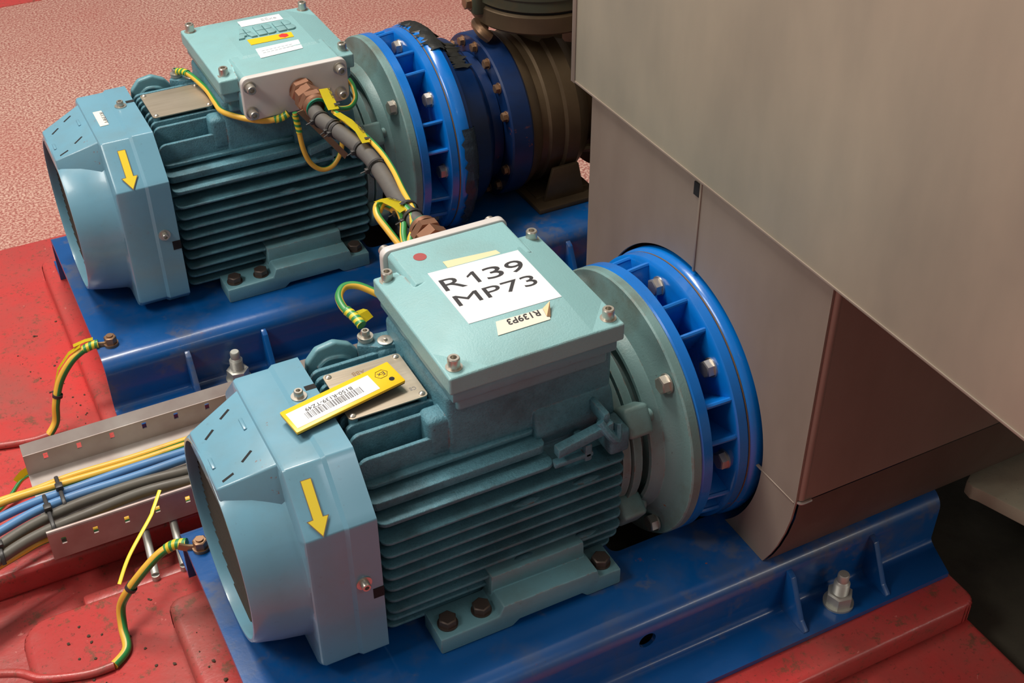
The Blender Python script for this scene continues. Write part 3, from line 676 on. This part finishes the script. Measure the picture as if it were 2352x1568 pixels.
# tape on the far lantern
def patch(name, mat, parent, xs, a0, a1, prof, n=26, lift=.0, jag=.25, label=None):
    b = MB(); bm = b.bm; rows = []
    rnd = random.Random(11)
    for i in range(n + 1):
        a = math.radians(180 - (a0 + (a1 - a0) * i / n)); row = []
        j0 = rnd.uniform(-jag, jag); j1 = rnd.uniform(-jag, jag)
        for k, (x, r) in enumerate(prof):
            xx = x + (j0 if k == 0 else (j1 if k == len(prof) - 1 else 0)); rr = r + lift + rnd.uniform(0, .14)
            row.append(bm.verts.new((xx, rr * math.cos(a), 7.03 + rr * math.sin(a))))
        rows.append(row)
    for A, B in zip(rows, rows[1:]):
        for k in range(len(prof) - 1): bm.faces.new((A[k], A[k + 1], B[k + 1], B[k]))
    bmesh.ops.solidify(bm, geom=bm.faces[:], thickness=.06)
    return b.build(name, mat, parent, label=label)
patch('tape_patch', 'tape', p1, 0, 112, 70, [(18.3, 9.5), (18.8, 9.62), (19.4, 9.62), (19.9, 9.3), (20.1, 8.8)], jag=.5, label='dark peeling tape')
patch('tape_patch', 'silvertape', p1, 0, 24, -40, [(18.6, 9.7), (19.2, 9.8), (19.7, 9.6), (20.1, 9.0), (20.2, 8.3)], label='crumpled silver tape')
patch('tape_patch', 'tape', p1, 0, 88, 62, [(20.4, 8.05), (21.3, 7.9), (22.0, 7.7)], jag=.4, label='brown tape on the housing')
# upper pipe flange (comes down onto the discharge flange)
b = MB(); b.lathe([(18.35, 0), (18.35, 6.2), (18.5, 6.4), (19.5, 6.4), (19.6, 6.2), (19.6, 6.7), (21.8, 6.8), (22.0, 6.6), (22.0, 3.4), (60, 3.4)], 64, (0, 0, 0), (0, 0, 1))
vr = b.build('pipe_flange', 'darkflange', None, loc=(30.44, 42.1, 0)); tag(vr, 'dark olive pipe flange standing over the far pump at the top edge', 'flange')
b = MB(); b.lathe([(22.0, 5), (24, 6.0), (30, 9.5), (38, 9.5), (44, 6.0), (46, 5.0), (46, 8.0), (49, 8.0), (49, 5)], 48, (0, 0, 0), (0, 0, 1)); b.build('shading_valve', 'darkflange', vr)  # unseen body added above the flange to shade the far pump
b = MB(); b.lathe([(18.1, 0), (18.1, 6.0), (18.35, 6.0), (18.35, 0)], 64, (0, 0, 0), (0, 0, 1)); g = b.build('gasket', 'black', vr)
b = MB(); b.prism(rrect(-7.0, -5.2, -1.2, 1.2, .5), 'z', 17.3, 20.6, .2); b.build('lug', 'darkflange', vr)
put('hex', 'stud_nut', 'rustbolt', vr, (-6.9, 0, 18.2), (-1, 0, 0))

# ------------------------------------------------------------------ stainless tank and hood
tk = thing('tank', (18.2, 0, 23.6), 'large stainless steel tank overhanging the pumps at the upper right', 'tank')
b = MB(); b.box(.25, 60, -60, 14.25, -.05, 70); b.build('shell', 'tank', tk, smooth=False)
b = MB(); b.prism([(0, 0), (.25, 0), (.25, 70), (0, 70)], 'y', -60, 14.5, .05); b.build('front_panel', 'tank', tk)
b = MB(); b.box(-.07, .02, 14.0, 14.5, 0, 70, .02); b.box(-.05, .02, -60, 14.5, 0.04, .2, .02); b.build('edge_strip', 'hood', tk)
hd = thing('pump_hood', (18.8, 0, 0), 'brownish stainless steel hood enclosing the near pump under the tank', 'hood')
# front sheets with the round opening
def outline_pt(a, near=True):
    # boundary of the front face seen from the opening centre
    P = [(12.4, 0.02), (12.4, 23.4), (-13.6, 23.4), (-13.6, 7.2), (-13.45, 5.6), (-13.1, 4.0), (-12.6, 2.4), (-12.1, 1.2), (-11.5, 0.02)]
    c = Vector((-.15, 7.03)); d = Vector((math.cos(a), math.sin(a))); best = None
    for (p, q) in zip(P, P[1:] + P[:1]):
        p = Vector(p) - c; q = Vector(q) - c; e = q - p; det = d.x * (-e.y) + e.x * d.y
        if abs(det) < 1e-9: continue
        t = (p.x * (-e.y) + e.x * p.y) / det; u = (d.x * p.y - d.y * p.x) / det
        if t > 0 and -1e-6 <= u <= 1 + 1e-6: best = t if best is None else min(best, t)
    return best
RH = 9.95
b = MB(); bm = b.bm; a_lo = math.asin(-7.0 / RH)
corner = [math.atan2(z - 7.03, y + .15) for y, z in ((12.4, .02), (12.4, 23.4), (-13.6, 23.4), (-13.6, 7.2), (-13.45, 5.6), (-13.1, 4.0), (-12.6, 2.4), (-12.1, 1.2), (-11.5, .02))]
angs = sorted([a_lo + 1e-4 + (PI - 2 * a_lo - 2e-4) * i / 120 for i in range(121)] + [a if a > -PI / 2 else a + 2 * PI for a in corner])
rowI, rowO = [], []
for a in angs:
    t = outline_pt(a); c, s_ = math.cos(a), math.sin(a)
    rowI.append(bm.verts.new((0, -.15 + RH * c, 7.03 + RH * s_))); rowO.append(bm.verts.new((0, -.15 + t * c, 7.03 + t * s_)))
for i in range(len(angs) - 1): bm.faces.new((rowI[i], rowO[i], rowO[i + 1], rowI[i + 1]))
bmesh.ops.recalc_face_normals(bm, faces=bm.faces); bmesh.ops.solidify(bm, geom=bm.faces[:], thickness=.15)
fp = b.build('front_sheet', 'hood', hd, smooth=False)
b = MB(); b.lathe([(-.02, RH - .02), (-.12, RH + .12), (.02, RH + .28)], 120, (0, -.15, 7.03), (1, 0, 0), a_lo + .02, PI - a_lo - .02); b.build('opening_edge', 'rustbolt', hd, label='rusty opening edge')
b = MB(); b.box(-.24, .02, -1.05, -.85, 16.8, 23.3, .04); b.box(-.18, .02, -13.45, -9.3, 6.95, 7.06, .02); b.build('seam', 'hood', hd, kind='stuff')
b = MB(); b.box(-.26, -.02, -.85, -.3, 22.2, 23.1); b.build('corner_gap', 'black', hd, smooth=False)
# near side: flat sheet above, curved skirt tucking in below
b = MB(); b.box(.4, 34, -13.75, -13.6, 7.2, 23.3); b.tube([(.35, -13.42, 23.3), (.35, -13.42, 7.25)], .36, 14, smooth=False); b.build('side_sheet', 'hood', hd)
b = MB(); bm = b.bm
sk = [(-13.66, 7.0), (-13.55, 5.6), (-13.2, 4.0), (-12.7, 2.4), (-12.2, 1.2), (-11.6, 0.03)]
R0 = [[bm.verts.new((x, y, z)) for y, z in sk] for x in (.1, .35, 34)]
for A, B in zip(R0, R0[1:]):
    for k in range(len(sk) - 1): bm.faces.new((A[k], A[k + 1], B[k + 1], B[k]))
bmesh.ops.solidify(bm, geom=bm.faces[:], thickness=.1); b.build('skirt', 'hood', hd)
b = MB(); b.tube([(0.0, -13.3, 7.1), (.15, -13.75, 7.1), (.9, -13.8, 7.12)], .12, 8); b.build('seam_clip', 'steel', hd)
b = MB(); b.box(.1, 34, 12.3, 12.45, 0.02, 23.3); b.box(34, 34.1, -13.6, 12.4, 0.02, 23.3); b.build('rear_sheet', 'hood', hd, smooth=False)
# grey slab at the right edge
b = MB(); b.prism([(37.0, -11.2), (36.9, -11.9), (37.2, -12.4), (40.5, -22), (60, -22), (60, -6), (40, -9.6)], 'z', -2.2, -1.0, .12, 2); o = b.build('concrete_slab', 'slab'); tag(o, 'pale grey slab with rough edge jutting out beyond the frame at far right', 'slab')
b = MB(); b.box(46, 58, -18, -9.8, -9.1, -2.25, .2); o = b.build('concrete_pier', 'pit'); tag(o, 'dark pier under the grey slab at far right', 'pier')

# ------------------------------------------------------------------ cable gland + main cable
def hexgland(parent, o, d, mirrored=False):
    g = MB(); g.lathe([(0, 1.02), (.12, 1.02), (.12, .8)], 28, o, d); d = Vector(d).normalized(); o = Vector(o)
    g.hexa(o + d * .12, d, 1.1, .75, .2); G = g.build('cable_gland', 'brass', parent)
    g = MB(); g.cyl(o + d * .85, d, .86, .35, 28); g.hexa(o + d * 1.1, d, 1.12, 1.0, .5); g.build('gland_body', 'brass', G)
    g = MB(); g.hexa(o + d * 2.15, d, 1.12, .75, .1); g.lathe([(2.85, 1.0), (3.25, 1.0), (3.35, .9), (3.35, .74)], 28, o, d); g.build('gland_nut', 'brass', G)
    g = MB(); g.lathe([(3.3, .9), (3.48, .88), (3.48, .68), (3.3, .66)], 28, o, d); g.build('seal', 'green_ring', G)
    return G
# positions inside the motor frames (motor 1 offset removed)
hexgland(tb1, (4.95 + .36, -7.55, 17.25), Vector((.02, -1, -.05)))
hexgland(tb0, (4.95, 7.55, 17.45), Vector((.0, 1, .0)))
mc = [(4.95, 33.2, 17.1), (4.8, 31.4, 16.95), (4.75, 29.6, 16.9), (5.1, 27.4, 17.0), (5.5, 24.6, 17.1), (5.62, 21.5, 17.25), (5.35, 18.0, 17.3), (5.05, 15.5, 17.35), (4.9, 13.0, 17.45), (4.95, 10.6, 17.45), (4.95, 8.8, 17.45)]
cb = thing('power_cable', (5, 20, 17), 'thick grey-black armoured cable looping from the far motor gland to the near motor gland', 'cable')
def rel(pts, o): return [(p[0] - o[0], p[1] - o[1], p[2] - o[2]) for p in pts]
b = MB(); b.tube(rel(mc, (5, 20, 17)), .60, 20, 10); b.build('sheath', 'cable', cb)
def tie(parent, p, d, r, o=(0, 0, 0), mat='tie', tail=True):
    b = MB(); d = Vector(d).normalized(); p = Vector(p) - Vector(o)
    b.lathe([(-.13, r), (-.13, r + .07), (.13, r + .07), (.13, r), (-.13, r)], 28, p, d)
    s_ = d.cross(Vector((0, 0, 1))).normalized() 
    q = p + s_ * (r + .12); b.box(q.x - .17, q.x + .17, q.y - .17, q.y + .17, q.z - .2, q.z + .15, .04)
    if tail: b.tube([q, q + s_ * .5 - Vector((0, 0, .15))], .06, 6, smooth=False)
    return b.build('cable_tie', mat, parent)
for p, d, r in (((4.75, 29.6, 16.9), (0, -1, 0), .62), ((5.05, 27.7, 17.0), (.25, -1, 0), .62), ((5.15, 27.2, 17.0), (.25, -1, 0), .62), ((5.6, 23.2, 17.2), (.1, -1, 0), .64), ((5.55, 19.9, 17.28), (-.12, -1, 0), .74), ((4.95, 13.4, 17.43), (-.05, -1, 0), .72), ((4.9, 12.3, 17.45), (0, -1, 0), .66)):
    tie(cb, p, d, r, (5, 20, 17))
def wire(name, pts, r, mat, label, cat='wire', group=None, o=None, wraps=()):
    o = o or pts[len(pts) // 2]
    root = thing(name, o, label, cat, group)
    b = MB(); b.tube(rel(pts, o), r, 12, 8); b.build('insulation', mat, root)
    for wp in wraps:
        b = MB(); b.tube(rel(wp, o), r * 1.22, 12, 6, rfun=lambda L: 1 + .05 * math.sin(L * 22)); b.build('tape_wrap', 'wrap', root)
    return root
E_ = 'earth'
wire('earth_wire', [(5.6, 29.0, 17.7), (5.85, 26.8, 17.75), (6.15, 24.0, 17.85), (6.2, 21.0, 17.95), (5.95, 18.1, 17.95), (5.45, 15.2, 17.95), (5.2, 13.2, 17.85), (5.1, 12.2, 17.6)], .21, E_, 'straight green and yellow earth wire strapped along the thick black cable')
wire('earth_wire', [(9.2, 35.2, 16.9), (9.35, 34.6, 16.4), (9.2, 34.0, 15.7), (8.4, 33.2, 15.5), (7.3, 32.6, 15.9), (6.3, 30.8, 17.2), (5.7, 29.2, 17.7)], .21, E_, 'green and yellow wire curling under the right end of the far gland plate')
wire('earth_wire', [(3.9, 33.6, 15.9), (4.0, 33.5, 14.6), (4.2, 33.4, 12.6), (4.7, 33.4, 11.2), (5.6, 33.4, 10.4), (6.6, 33.5, 10.5), (7.4, 33.7, 11.4), (7.7, 33.9, 12.6), (7.6, 34.0, 14.2)], .21, E_, 'green and yellow earth wire hanging in a U loop below the far gland', wraps=[[(3.9, 33.6, 15.7), (4.0, 33.5, 14.7), (4.05, 33.45, 14.2)]])
r = wire('earth_wire', [(-2.15, 46.1, 15.55), (-1.8, 45.4, 15.75), (-1.45, 44.4, 15.7), (-1.15, 43.0, 15.6), (-.95, 41.3, 15.5), (-1.0, 39.0, 15.45), (-.9, 37.4, 15.4), (.3, 35.6, 15.35), (1.8, 34.55, 15.25), (3.3, 34.1, 15.5)], .24, E_, 'green and yellow earth wire running round the left corner of the far terminal box', wraps=[[(-2.2, 46.3, 15.5), (-1.85, 45.5, 15.72), (-1.6, 44.9, 15.75)], [(2.4, 34.3, 15.3), (3.0, 34.15, 15.45), (3.5, 34.05, 15.75)]])
r = wire('earth_wire', [(-2.0, 5.0, 15.9), (-2.15, 5.6, 16.0), (-2.45, 6.5, 16.2), (-2.35, 7.5, 16.4), (-1.7, 8.2, 16.5), (-.8, 8.0, 16.4), (.2, 7.0, 16.0), (.9, 6.2, 15.6)], .26, E_, 'short green and yellow earth loop beside the near terminal box left corner', wraps=[[(-1.95, 4.75, 15.8), (-2.1, 5.5, 15.98), (-2.35, 6.25, 16.12)]])
r = wire('earth_wire', [(4.6, 14.6, 16.9), (3.9, 15.0, 17.3), (3.3, 14.7, 17.6), (2.95, 13.8, 17.4), (3.15, 12.6, 16.9), (3.5, 11.2, 16.2), (3.9, 9.8, 15.4)], .25, E_, 'coiled green and yellow wire behind the near gland, outer turn')
r = wire('earth_wire', [(3.2, 14.3, 17.3), (3.7, 14.6, 17.75), (4.2, 14.2, 17.8), (4.35, 13.3, 17.6), (4.15, 12.2, 17.3), (3.7, 11.2, 17.0), (3.5, 10.2, 16.8), (3.9, 8.9, 16.5), (4.6, 8.1, 16.3)], .25, E_, 'coiled green and yellow wire behind the near gland, left turn')
r = wire('earth_wire', [(4.3, 14.4, 17.1), (4.6, 13.5, 17.9), (4.75, 12.2, 17.8), (4.35, 10.9, 17.5), (3.8, 10.2, 17.2), (3.4, 9.0, 16.5)], .25, E_, 'coiled green and yellow wire behind the near gland, crossing turn')
# earth studs on the motors
for mm, dx in ((m0, 0), (m1, .1)):
    b = MB(); b.prism([(-2.7, 4.0), (-1.5, 3.2), (-.1, 3.0), (-.1, 4.6), (-2.2, 4.9)], 'z', 13.2, 15.0, .2); b.build('earth_boss', 'cast', mm)
    put('caplarge', 'earth_screw', 'steel', mm, (-1.95, 4.25, 15.25), (0, 0, 1))
    b = MB(); b.prism(rrect(-2.4, -1.5, 3.8, 4.9, .4), 'z', 15.0, 15.25, .05); b.build('cable_lug', 'zinc', mm)
    b = MB(); b.lathe([(0, 0), (0, .5), (.06, .5), (.09, .42), (.06, .15), (.2, .12), (.22, 0)], 24, (-.9, 3.65, 15.0), (0, 0, 1)); b.build('earth_disc', 'steel', mm)
    b = MB(); b.prism([(-6.0, 13.4), (-5.9, 14.6), (-5.2, 15.4), (-4.0, 15.6), (-3.0, 15.1), (-2.5, 14.4), (-2.5, 13.4)], 'y', 4.1, 4.7, .2, 3)
    b.tube([(-5.2, 4.1, 14.1), (-4.6, 4.0, 14.6), (-3.7, 4.0, 14.5), (-3.2, 4.1, 14.1)], .16, 8); b.build('lifting_lug', 'cast_smooth', mm)
# metal id strip hanging from the far gland and yellow markers
b = MB(); b.prism([(-1.9, 2.4), (-1.4, 2.5), (1.9, -2.2), (1.6, -2.6)], 'y', -.35, -.28); o = b.build('hanging_tag', 'tie_metal', loc=(5.3, 31.6, 14.7)); tag(o, 'thin tarnished metal tag hanging below the far gland beside the black cable', 'tag')
def marker(pts, wd, label, txt=None, dirv=None):
    P = [Vector(p) for p in pts]; o = P[len(P) // 2]; b = MB(); bm = b.bm; prev = None
    for i, p in enumerate(P):
        t = (P[min(i + 1, len(P) - 1)] - P[max(i - 1, 0)]).normalized(); s_ = Vector(dirv or (1, 0, 0)); s_ = (s_ - t * s_.dot(t)).normalized() * wd / 2
        row = [bm.verts.new(p - o - s_), bm.verts.new(p - o + s_)]
        if prev: bm.faces.new((prev[0], prev[1], row[1], row[0]))
        prev = row
    bmesh.ops.solidify(bm, geom=bm.faces[:], thickness=.07)
    ob = b.build('cable_marker', 'marker', None, loc=tuple(o)); tag(ob, label, 'marker', 'yellow cable markers')
    return ob, o
mk, o = marker([(6.05, 32.1, 18.15), (5.75, 30.4, 18.15), (5.5, 28.6, 18.05)], .85, 'flat yellow marker by the far gland reading 04-C0813, topmost on the black cable')
text('04-C0813', 'ink', mk, Vector((6.25, 31.9, 18.22)) - o, (-.15, -1, 0), (1, -.1, 0), 1.8, .3, thick=.01); text('1', 'ink', mk, Vector((5.75, 29.25, 18.2)) - o, (-.1, -1, 0), (1, 0, 0), .3, .45, thick=.012, bold=.03)
mk, o = marker([(5.45, 27.9, 18.05), (5.75, 26.2, 18.15), (5.85, 24.2, 18.2), (5.6, 22.2, 18.25)], .62, 'long curved yellow marker sleeve lying along the middle of the black cable')
text('04-C0817', 'ink', mk, Vector((6.0, 25.6, 18.27)) - o, (-.05, -1, 0), (1, 0, 0), 2.0, .28, thick=.01); text('1', 'ink', mk, Vector((5.7, 22.9, 18.3)) - o, (-.1, -1, 0), (1, 0, 0), .3, .42, thick=.012, bold=.03)
mk, o = marker([(3.35, 14.7, 18.0), (3.75, 14.1, 18.25), (4.2, 13.3, 18.2), (4.45, 12.6, 18.05)], .85, 'short yellow marker on the coiled wires next to the near gland')
text('1584-C011', 'ink', mk, Vector((3.85, 14.2, 18.32)) - o, (.5, -.85, 0), (.85, .5, 0), 1.0, .26, thick=.01); text('1', 'ink', mk, Vector((4.3, 13.15, 18.28)) - o, (.5, -.85, 0), (.85, .5, 0), .28, .42, thick=.012, bold=.03)
mk, o = marker([(-1.6, 6.2, 15.9), (-1.5, 5.6, 16.1), (-1.3, 5.2, 15.7)], .7, 'small curled dirty yellow marker behind the near earth screw')

# ------------------------------------------------------------------ earth lugs and cables of the frames
def lugset(x, y, ang, label):
    r = thing('earth_lug', (x, y, 0), label, 'lug', 'frame earth lugs')
    b = MB(); b.prism(rrect(-.55, .55, -.55, .55, .5), 'z', .0, .1); c, s_ = math.cos(ang), math.sin(ang)
    b.tube([(0, 0, .1), (c * .9, s_ * .9, .12), (c * 1.5, s_ * 1.5, .3)], .32, 10, flat=.45); b.build('lug_plate', 'tie_metal', r)
    put('lughex', 'lug_bolt', 'rustbolt', r, (0, 0, .1), (0, 0, 1), .2); return r
lugset(-14.05, 32.2, PI * .93, 'tarnished bolt and crimped lug on the far frame near corner')
lugset(-14.0, 6.75, PI * .86, 'tarnished bolt and crimped lug on the near frame behind the fan cover')
w1 = [(-15.3, 32.5, .25), (-16.2, 32.6, .0), (-17.4, 32.6, -.8), (-18.6, 32.6, -2.4), (-19.4, 32.2, -4.2), (-19.8, 32.0, -5.8), (-20.6, 31.6, -6.6), (-22, 31.7, -6.72), (-24.6, 32.3, -6.72), (-30, 34, -6.72)]
from itertools import chain
def earth_frame(pts, cut, label, wr):
    o = pts[len(pts) // 2]; root = thing('earth_wire', o, label, 'wire', 'frame earth wires')
    b = MB(); b.tube(rel(pts[:cut + 1], o), .32, 14, 8); b.build('insulation', 'earth_low', root)
    b = MB(); b.tube(rel(pts[cut:], o), .31, 12, 8); b.build('painted_length', 'redfloor', root, label='length painted over red')
    b = MB(); b.tube(rel(wr, o), .36, 12, 6); b.build('tape_wrap', 'wrap', root)
    return root, o
A2 = [(-15.2, 9.7, -2.0)]
r1, o1 = earth_frame(w1, 6, 'green and yellow earth wire bending down from the far frame lug to the red plinth', [(-15.0, 32.45, .28), (-15.6, 32.55, .2), (-16.2, 32.6, .0)])
tie(r1, (-19.1, 32.3, -3.5), (-.3, -.1, -1), .34, o1)
w2 = [(-14.9, 7.6, -.2 + .35), (-15.7, 8.0, -.1), (-16.7, 8.1, -.6), (-18.0, 8.1, -1.7), (-19.1, 8.4, -3.2), (-19.8, 8.9, -4.9), (-20.1, 8.2, -6.2), (-20.3, 6.7, -6.72), (-21.4, 5.7, -6.72), (-23.2, 5.8, -6.72), (-25.9, 6.8, -6.72), (-27.5, 8.2, -6.8), (-31, 10, -7.2)]
r2, o2 = earth_frame(w2, 8, 'green and yellow earth wire curving across the red plinth at lower left', [(-14.75, 7.5, .2), (-15.5, 7.9, .05), (-16.1, 8.05, -.25)])
tie(r2, (-18.9, 8.3, -2.9), (-1, .2, -1.4), .34, o2)
mk, o = marker([(-16.4, 32.6, .45), (-17.4, 32.9, -.2), (-18.5, 33.0, -1.5), (-19.3, 32.7, -3.4)], .42, 'long yellow marker sleeve along the bend of the far frame earth wire', dirv=(0, 1, 0))
mk, o = marker([(-16.9, 33.0, .35), (-15.9, 32.9, .6), (-15.3, 32.8, .65)], .4, 'small yellow marker next to the far frame earth lug', dirv=(0, 1, 0))
o = thing('straw', (-16.8, 11.5, -2.5), 'thin yellow plastic strip sticking up from the lower left earth wire', 'strip')
b = MB(); b.tube([(-2.7, -2.0, -.9), (-1.5, -.6, 0), (0.6, 1.4, .9), (1.0, 1.9, 1.1), (1.9, 3.2, 1.5)], .075, 6, flat=2); b.build('strip_body', 'marker', o)
# ------------------------------------------------------------------ cable tray with cables
tr = thing('cable_tray', (-23, 20.6, -5), 'galvanised perforated cable tray carrying blue, grey and earth cables between the frames', 'tray')
b = MB(); b.box(0, 32, -4.9, 4.9, -.1, 0); b.build('tray_base', 'tray', tr, smooth=False)
for sg, nm in ((-1, 'near'), (1, 'far')):
    b = MB(); y = sg * 4.9; ins = sg * .35
    if sg < 0: b.box(0, 32, y - .06, y + .06, -.1, 2.35); b.tube([(0, y + .12, 2.4), (32, y + .12, 2.4)], .16, 10, smooth=False)
    else: b.box(0, 32, y - .06, y + .06, -.1, 1.95); b.prism([(y - .04, 1.9), (y + .06, 1.84), (y + .75, 2.5), (y + .66, 2.58)], 'x', 0, 32)
    wl = b.build('tray_wall', 'tray', tr)
    cuts = []
    for k in range(8):
        c = MB(); xx = 1.0 + 2.25 * k if sg < 0 else 1.6 + 2.55 * k
        c.box(xx - .17, xx + .17, y - .3, y + .3, (1.15 if sg < 0 else 1.1), (1.75 if sg < 0 else 1.7)); cuts.append(c.build('cutter', 'black', tr))
    boolcut(wl, cuts)
for xx in (6.6, 8.7):
    b = MB(); b.tube([(xx, -4.2, -.3), (xx - .4, -8.2, -1.6)], .3, 12, smooth=False); b.cyl((xx - .4, -8.2, -1.6), (0, 0, -1), .3, .6, 12); b.build('support_rod', 'zinc', tr)
def trunk(pts, r, mat, label, cat, group): 
    o = pts[0]; root = thing('tray_cable', o, label, cat, group); b = MB(); b.tube(rel(pts, o), r, 14, 8); b.build('sheath', mat, root); return root, o
base = -4.95
def ys(*v): return v
def cab(yy, z, r, mat, label):
    xs = (8, -4, -11, -15.7, -20, -23, -25.5, -29, -34)
    return trunk([(x, y, z + dz) for x, y, dz in zip(xs, yy, (0, 0, 0, 0, 0, .1, .1, -.2, -.6))], r, mat, label, 'cable', 'cables in the tray')
cab((22.8, 22.8, 22.7, 22.6, 22.7, 22.3, 22.3, 22.2, 22), -4.0, .28, 'earth', 'uppermost green and yellow cable in the tray, next to the far wall')
cab((22.1, 22.1, 22.0, 21.9, 22.0, 22.0, 21.9, 21.6, 21), -3.9, .30, 'earth', 'second green and yellow cable in the tray, touching the blue cables')
cab((21.3, 21.2, 21.2, 21.2, 21.0, 20.75, 20.3, 19.6, 18.5), -3.8, .34, 'bluecable', 'farther of the two light blue cables in the tray')
cab((20.5, 20.5, 20.4, 20.2, 20.2, 19.8, 19.0, 18.0, 16.5), -3.8, .35, 'bluecable', 'nearer of the two light blue cables in the tray')
g1, go = cab((18.8, 18.9, 18.9, 19.3, 19.2, 18.6, 17.7, 16.2, 14), -3.8, .42, 'greycable', 'grey cable in the tray next to the blue cables')
g2, go2 = cab((17.7, 17.7, 17.8, 18.2, 17.8, 17.3, 16.5, 15, 13), -3.8, .42, 'greycable', 'second grey cable in the tray, next to the near wall')
cab((16.4, 16.4, 16.6, 16.8, 17.0, 17.3, 16.6, 15.6, 14), -4.55, .28, 'earth', 'green and yellow cable coming out of the tray end at the near wall')
for (x, y0, y1, nm) in ((-21.2, 19.3, 22.4, 0), (-22.4, 17.2, 20.8, 1), (-26.2, 15.9, 17.7, 2)):
    r_ = thing('cable_tie', (x, (y0 + y1) / 2, -3.6), ['dark cable tie round the earth and blue cables in the tray', 'long dark cable tie across blue and grey cables at the tray end', 'dark cable tie round the grey cables at the left edge'][nm], 'tie', 'tray cable ties')
    h = (y1 - y0) / 2; b = MB(); b.tube([(0, -h - .35, -.3), (0, -h, .32), (0, 0, .36), (0, h, .2), (0, h + .35, -.4)], .15, 8, flat=.5); b.build('strap', 'tie', r_)
    b = MB(); b.box(-.28, .28, -.3, .3, .3, .75, .08); b.build('tie_head', 'tie', r_)
# small yellow stub at the left
wire('earth_wire', [(-22.8, 26.0, -5.4), (-23.6, 25.9, -5.6), (-24.6, 25.3, -6.2), (-25.6, 24.6, -6.6), (-28, 23.4, -6.7)], .17, E_, 'thin green and yellow wire leaving the tray far wall at the left edge')
mk, o = marker([(-22.7, 26.1, -4.9), (-23.4, 26.0, -5.1), (-24.0, 25.8, -5.5)], .55, 'yellow marker on the thin wire at the tray left end')

# ------------------------------------------------------------------ debris
rnd = random.Random(5); protos = []
for k in range(4):
    b = MB(); bmesh.ops.create_icosphere(b.bm, subdivisions=1, radius=.28)
    for v in b.bm.verts: v.co = Vector((v.co.x * rnd.uniform(.6, 1.5), v.co.y * rnd.uniform(.6, 1.3), v.co.z * rnd.uniform(.3, .7)))
    o = b.build('debris_chip', 'debris', smooth=False); protos.append(o.data); bpy.data.objects.remove(o)
def chip(x, y, z, s, k):
    o = bpy.data.objects.new('debris_chip', protos[k % 4]); COL.objects.link(o); o.location = Vector((x, y, z + .1 * s)) * S
    o.rotation_euler = (0, 0, rnd.uniform(0, 6)); o.scale = (s,) * 3
    tag(o, 'small dark dirt chip lying on the red painted plinth', 'debris', 'dirt chips on the red plinth')
for k in range(34): chip(rnd.uniform(-25, -17.5), rnd.uniform(0, 11), -7, rnd.uniform(.12, .5), k)
for k in range(26): chip(rnd.uniform(-21, -16.8), rnd.uniform(31, 48), -7, rnd.uniform(.12, .5), k)
for k in range(14): chip(rnd.uniform(-16.2, -15.0), rnd.uniform(-6, 7), -5, rnd.uniform(.15, .6), k)
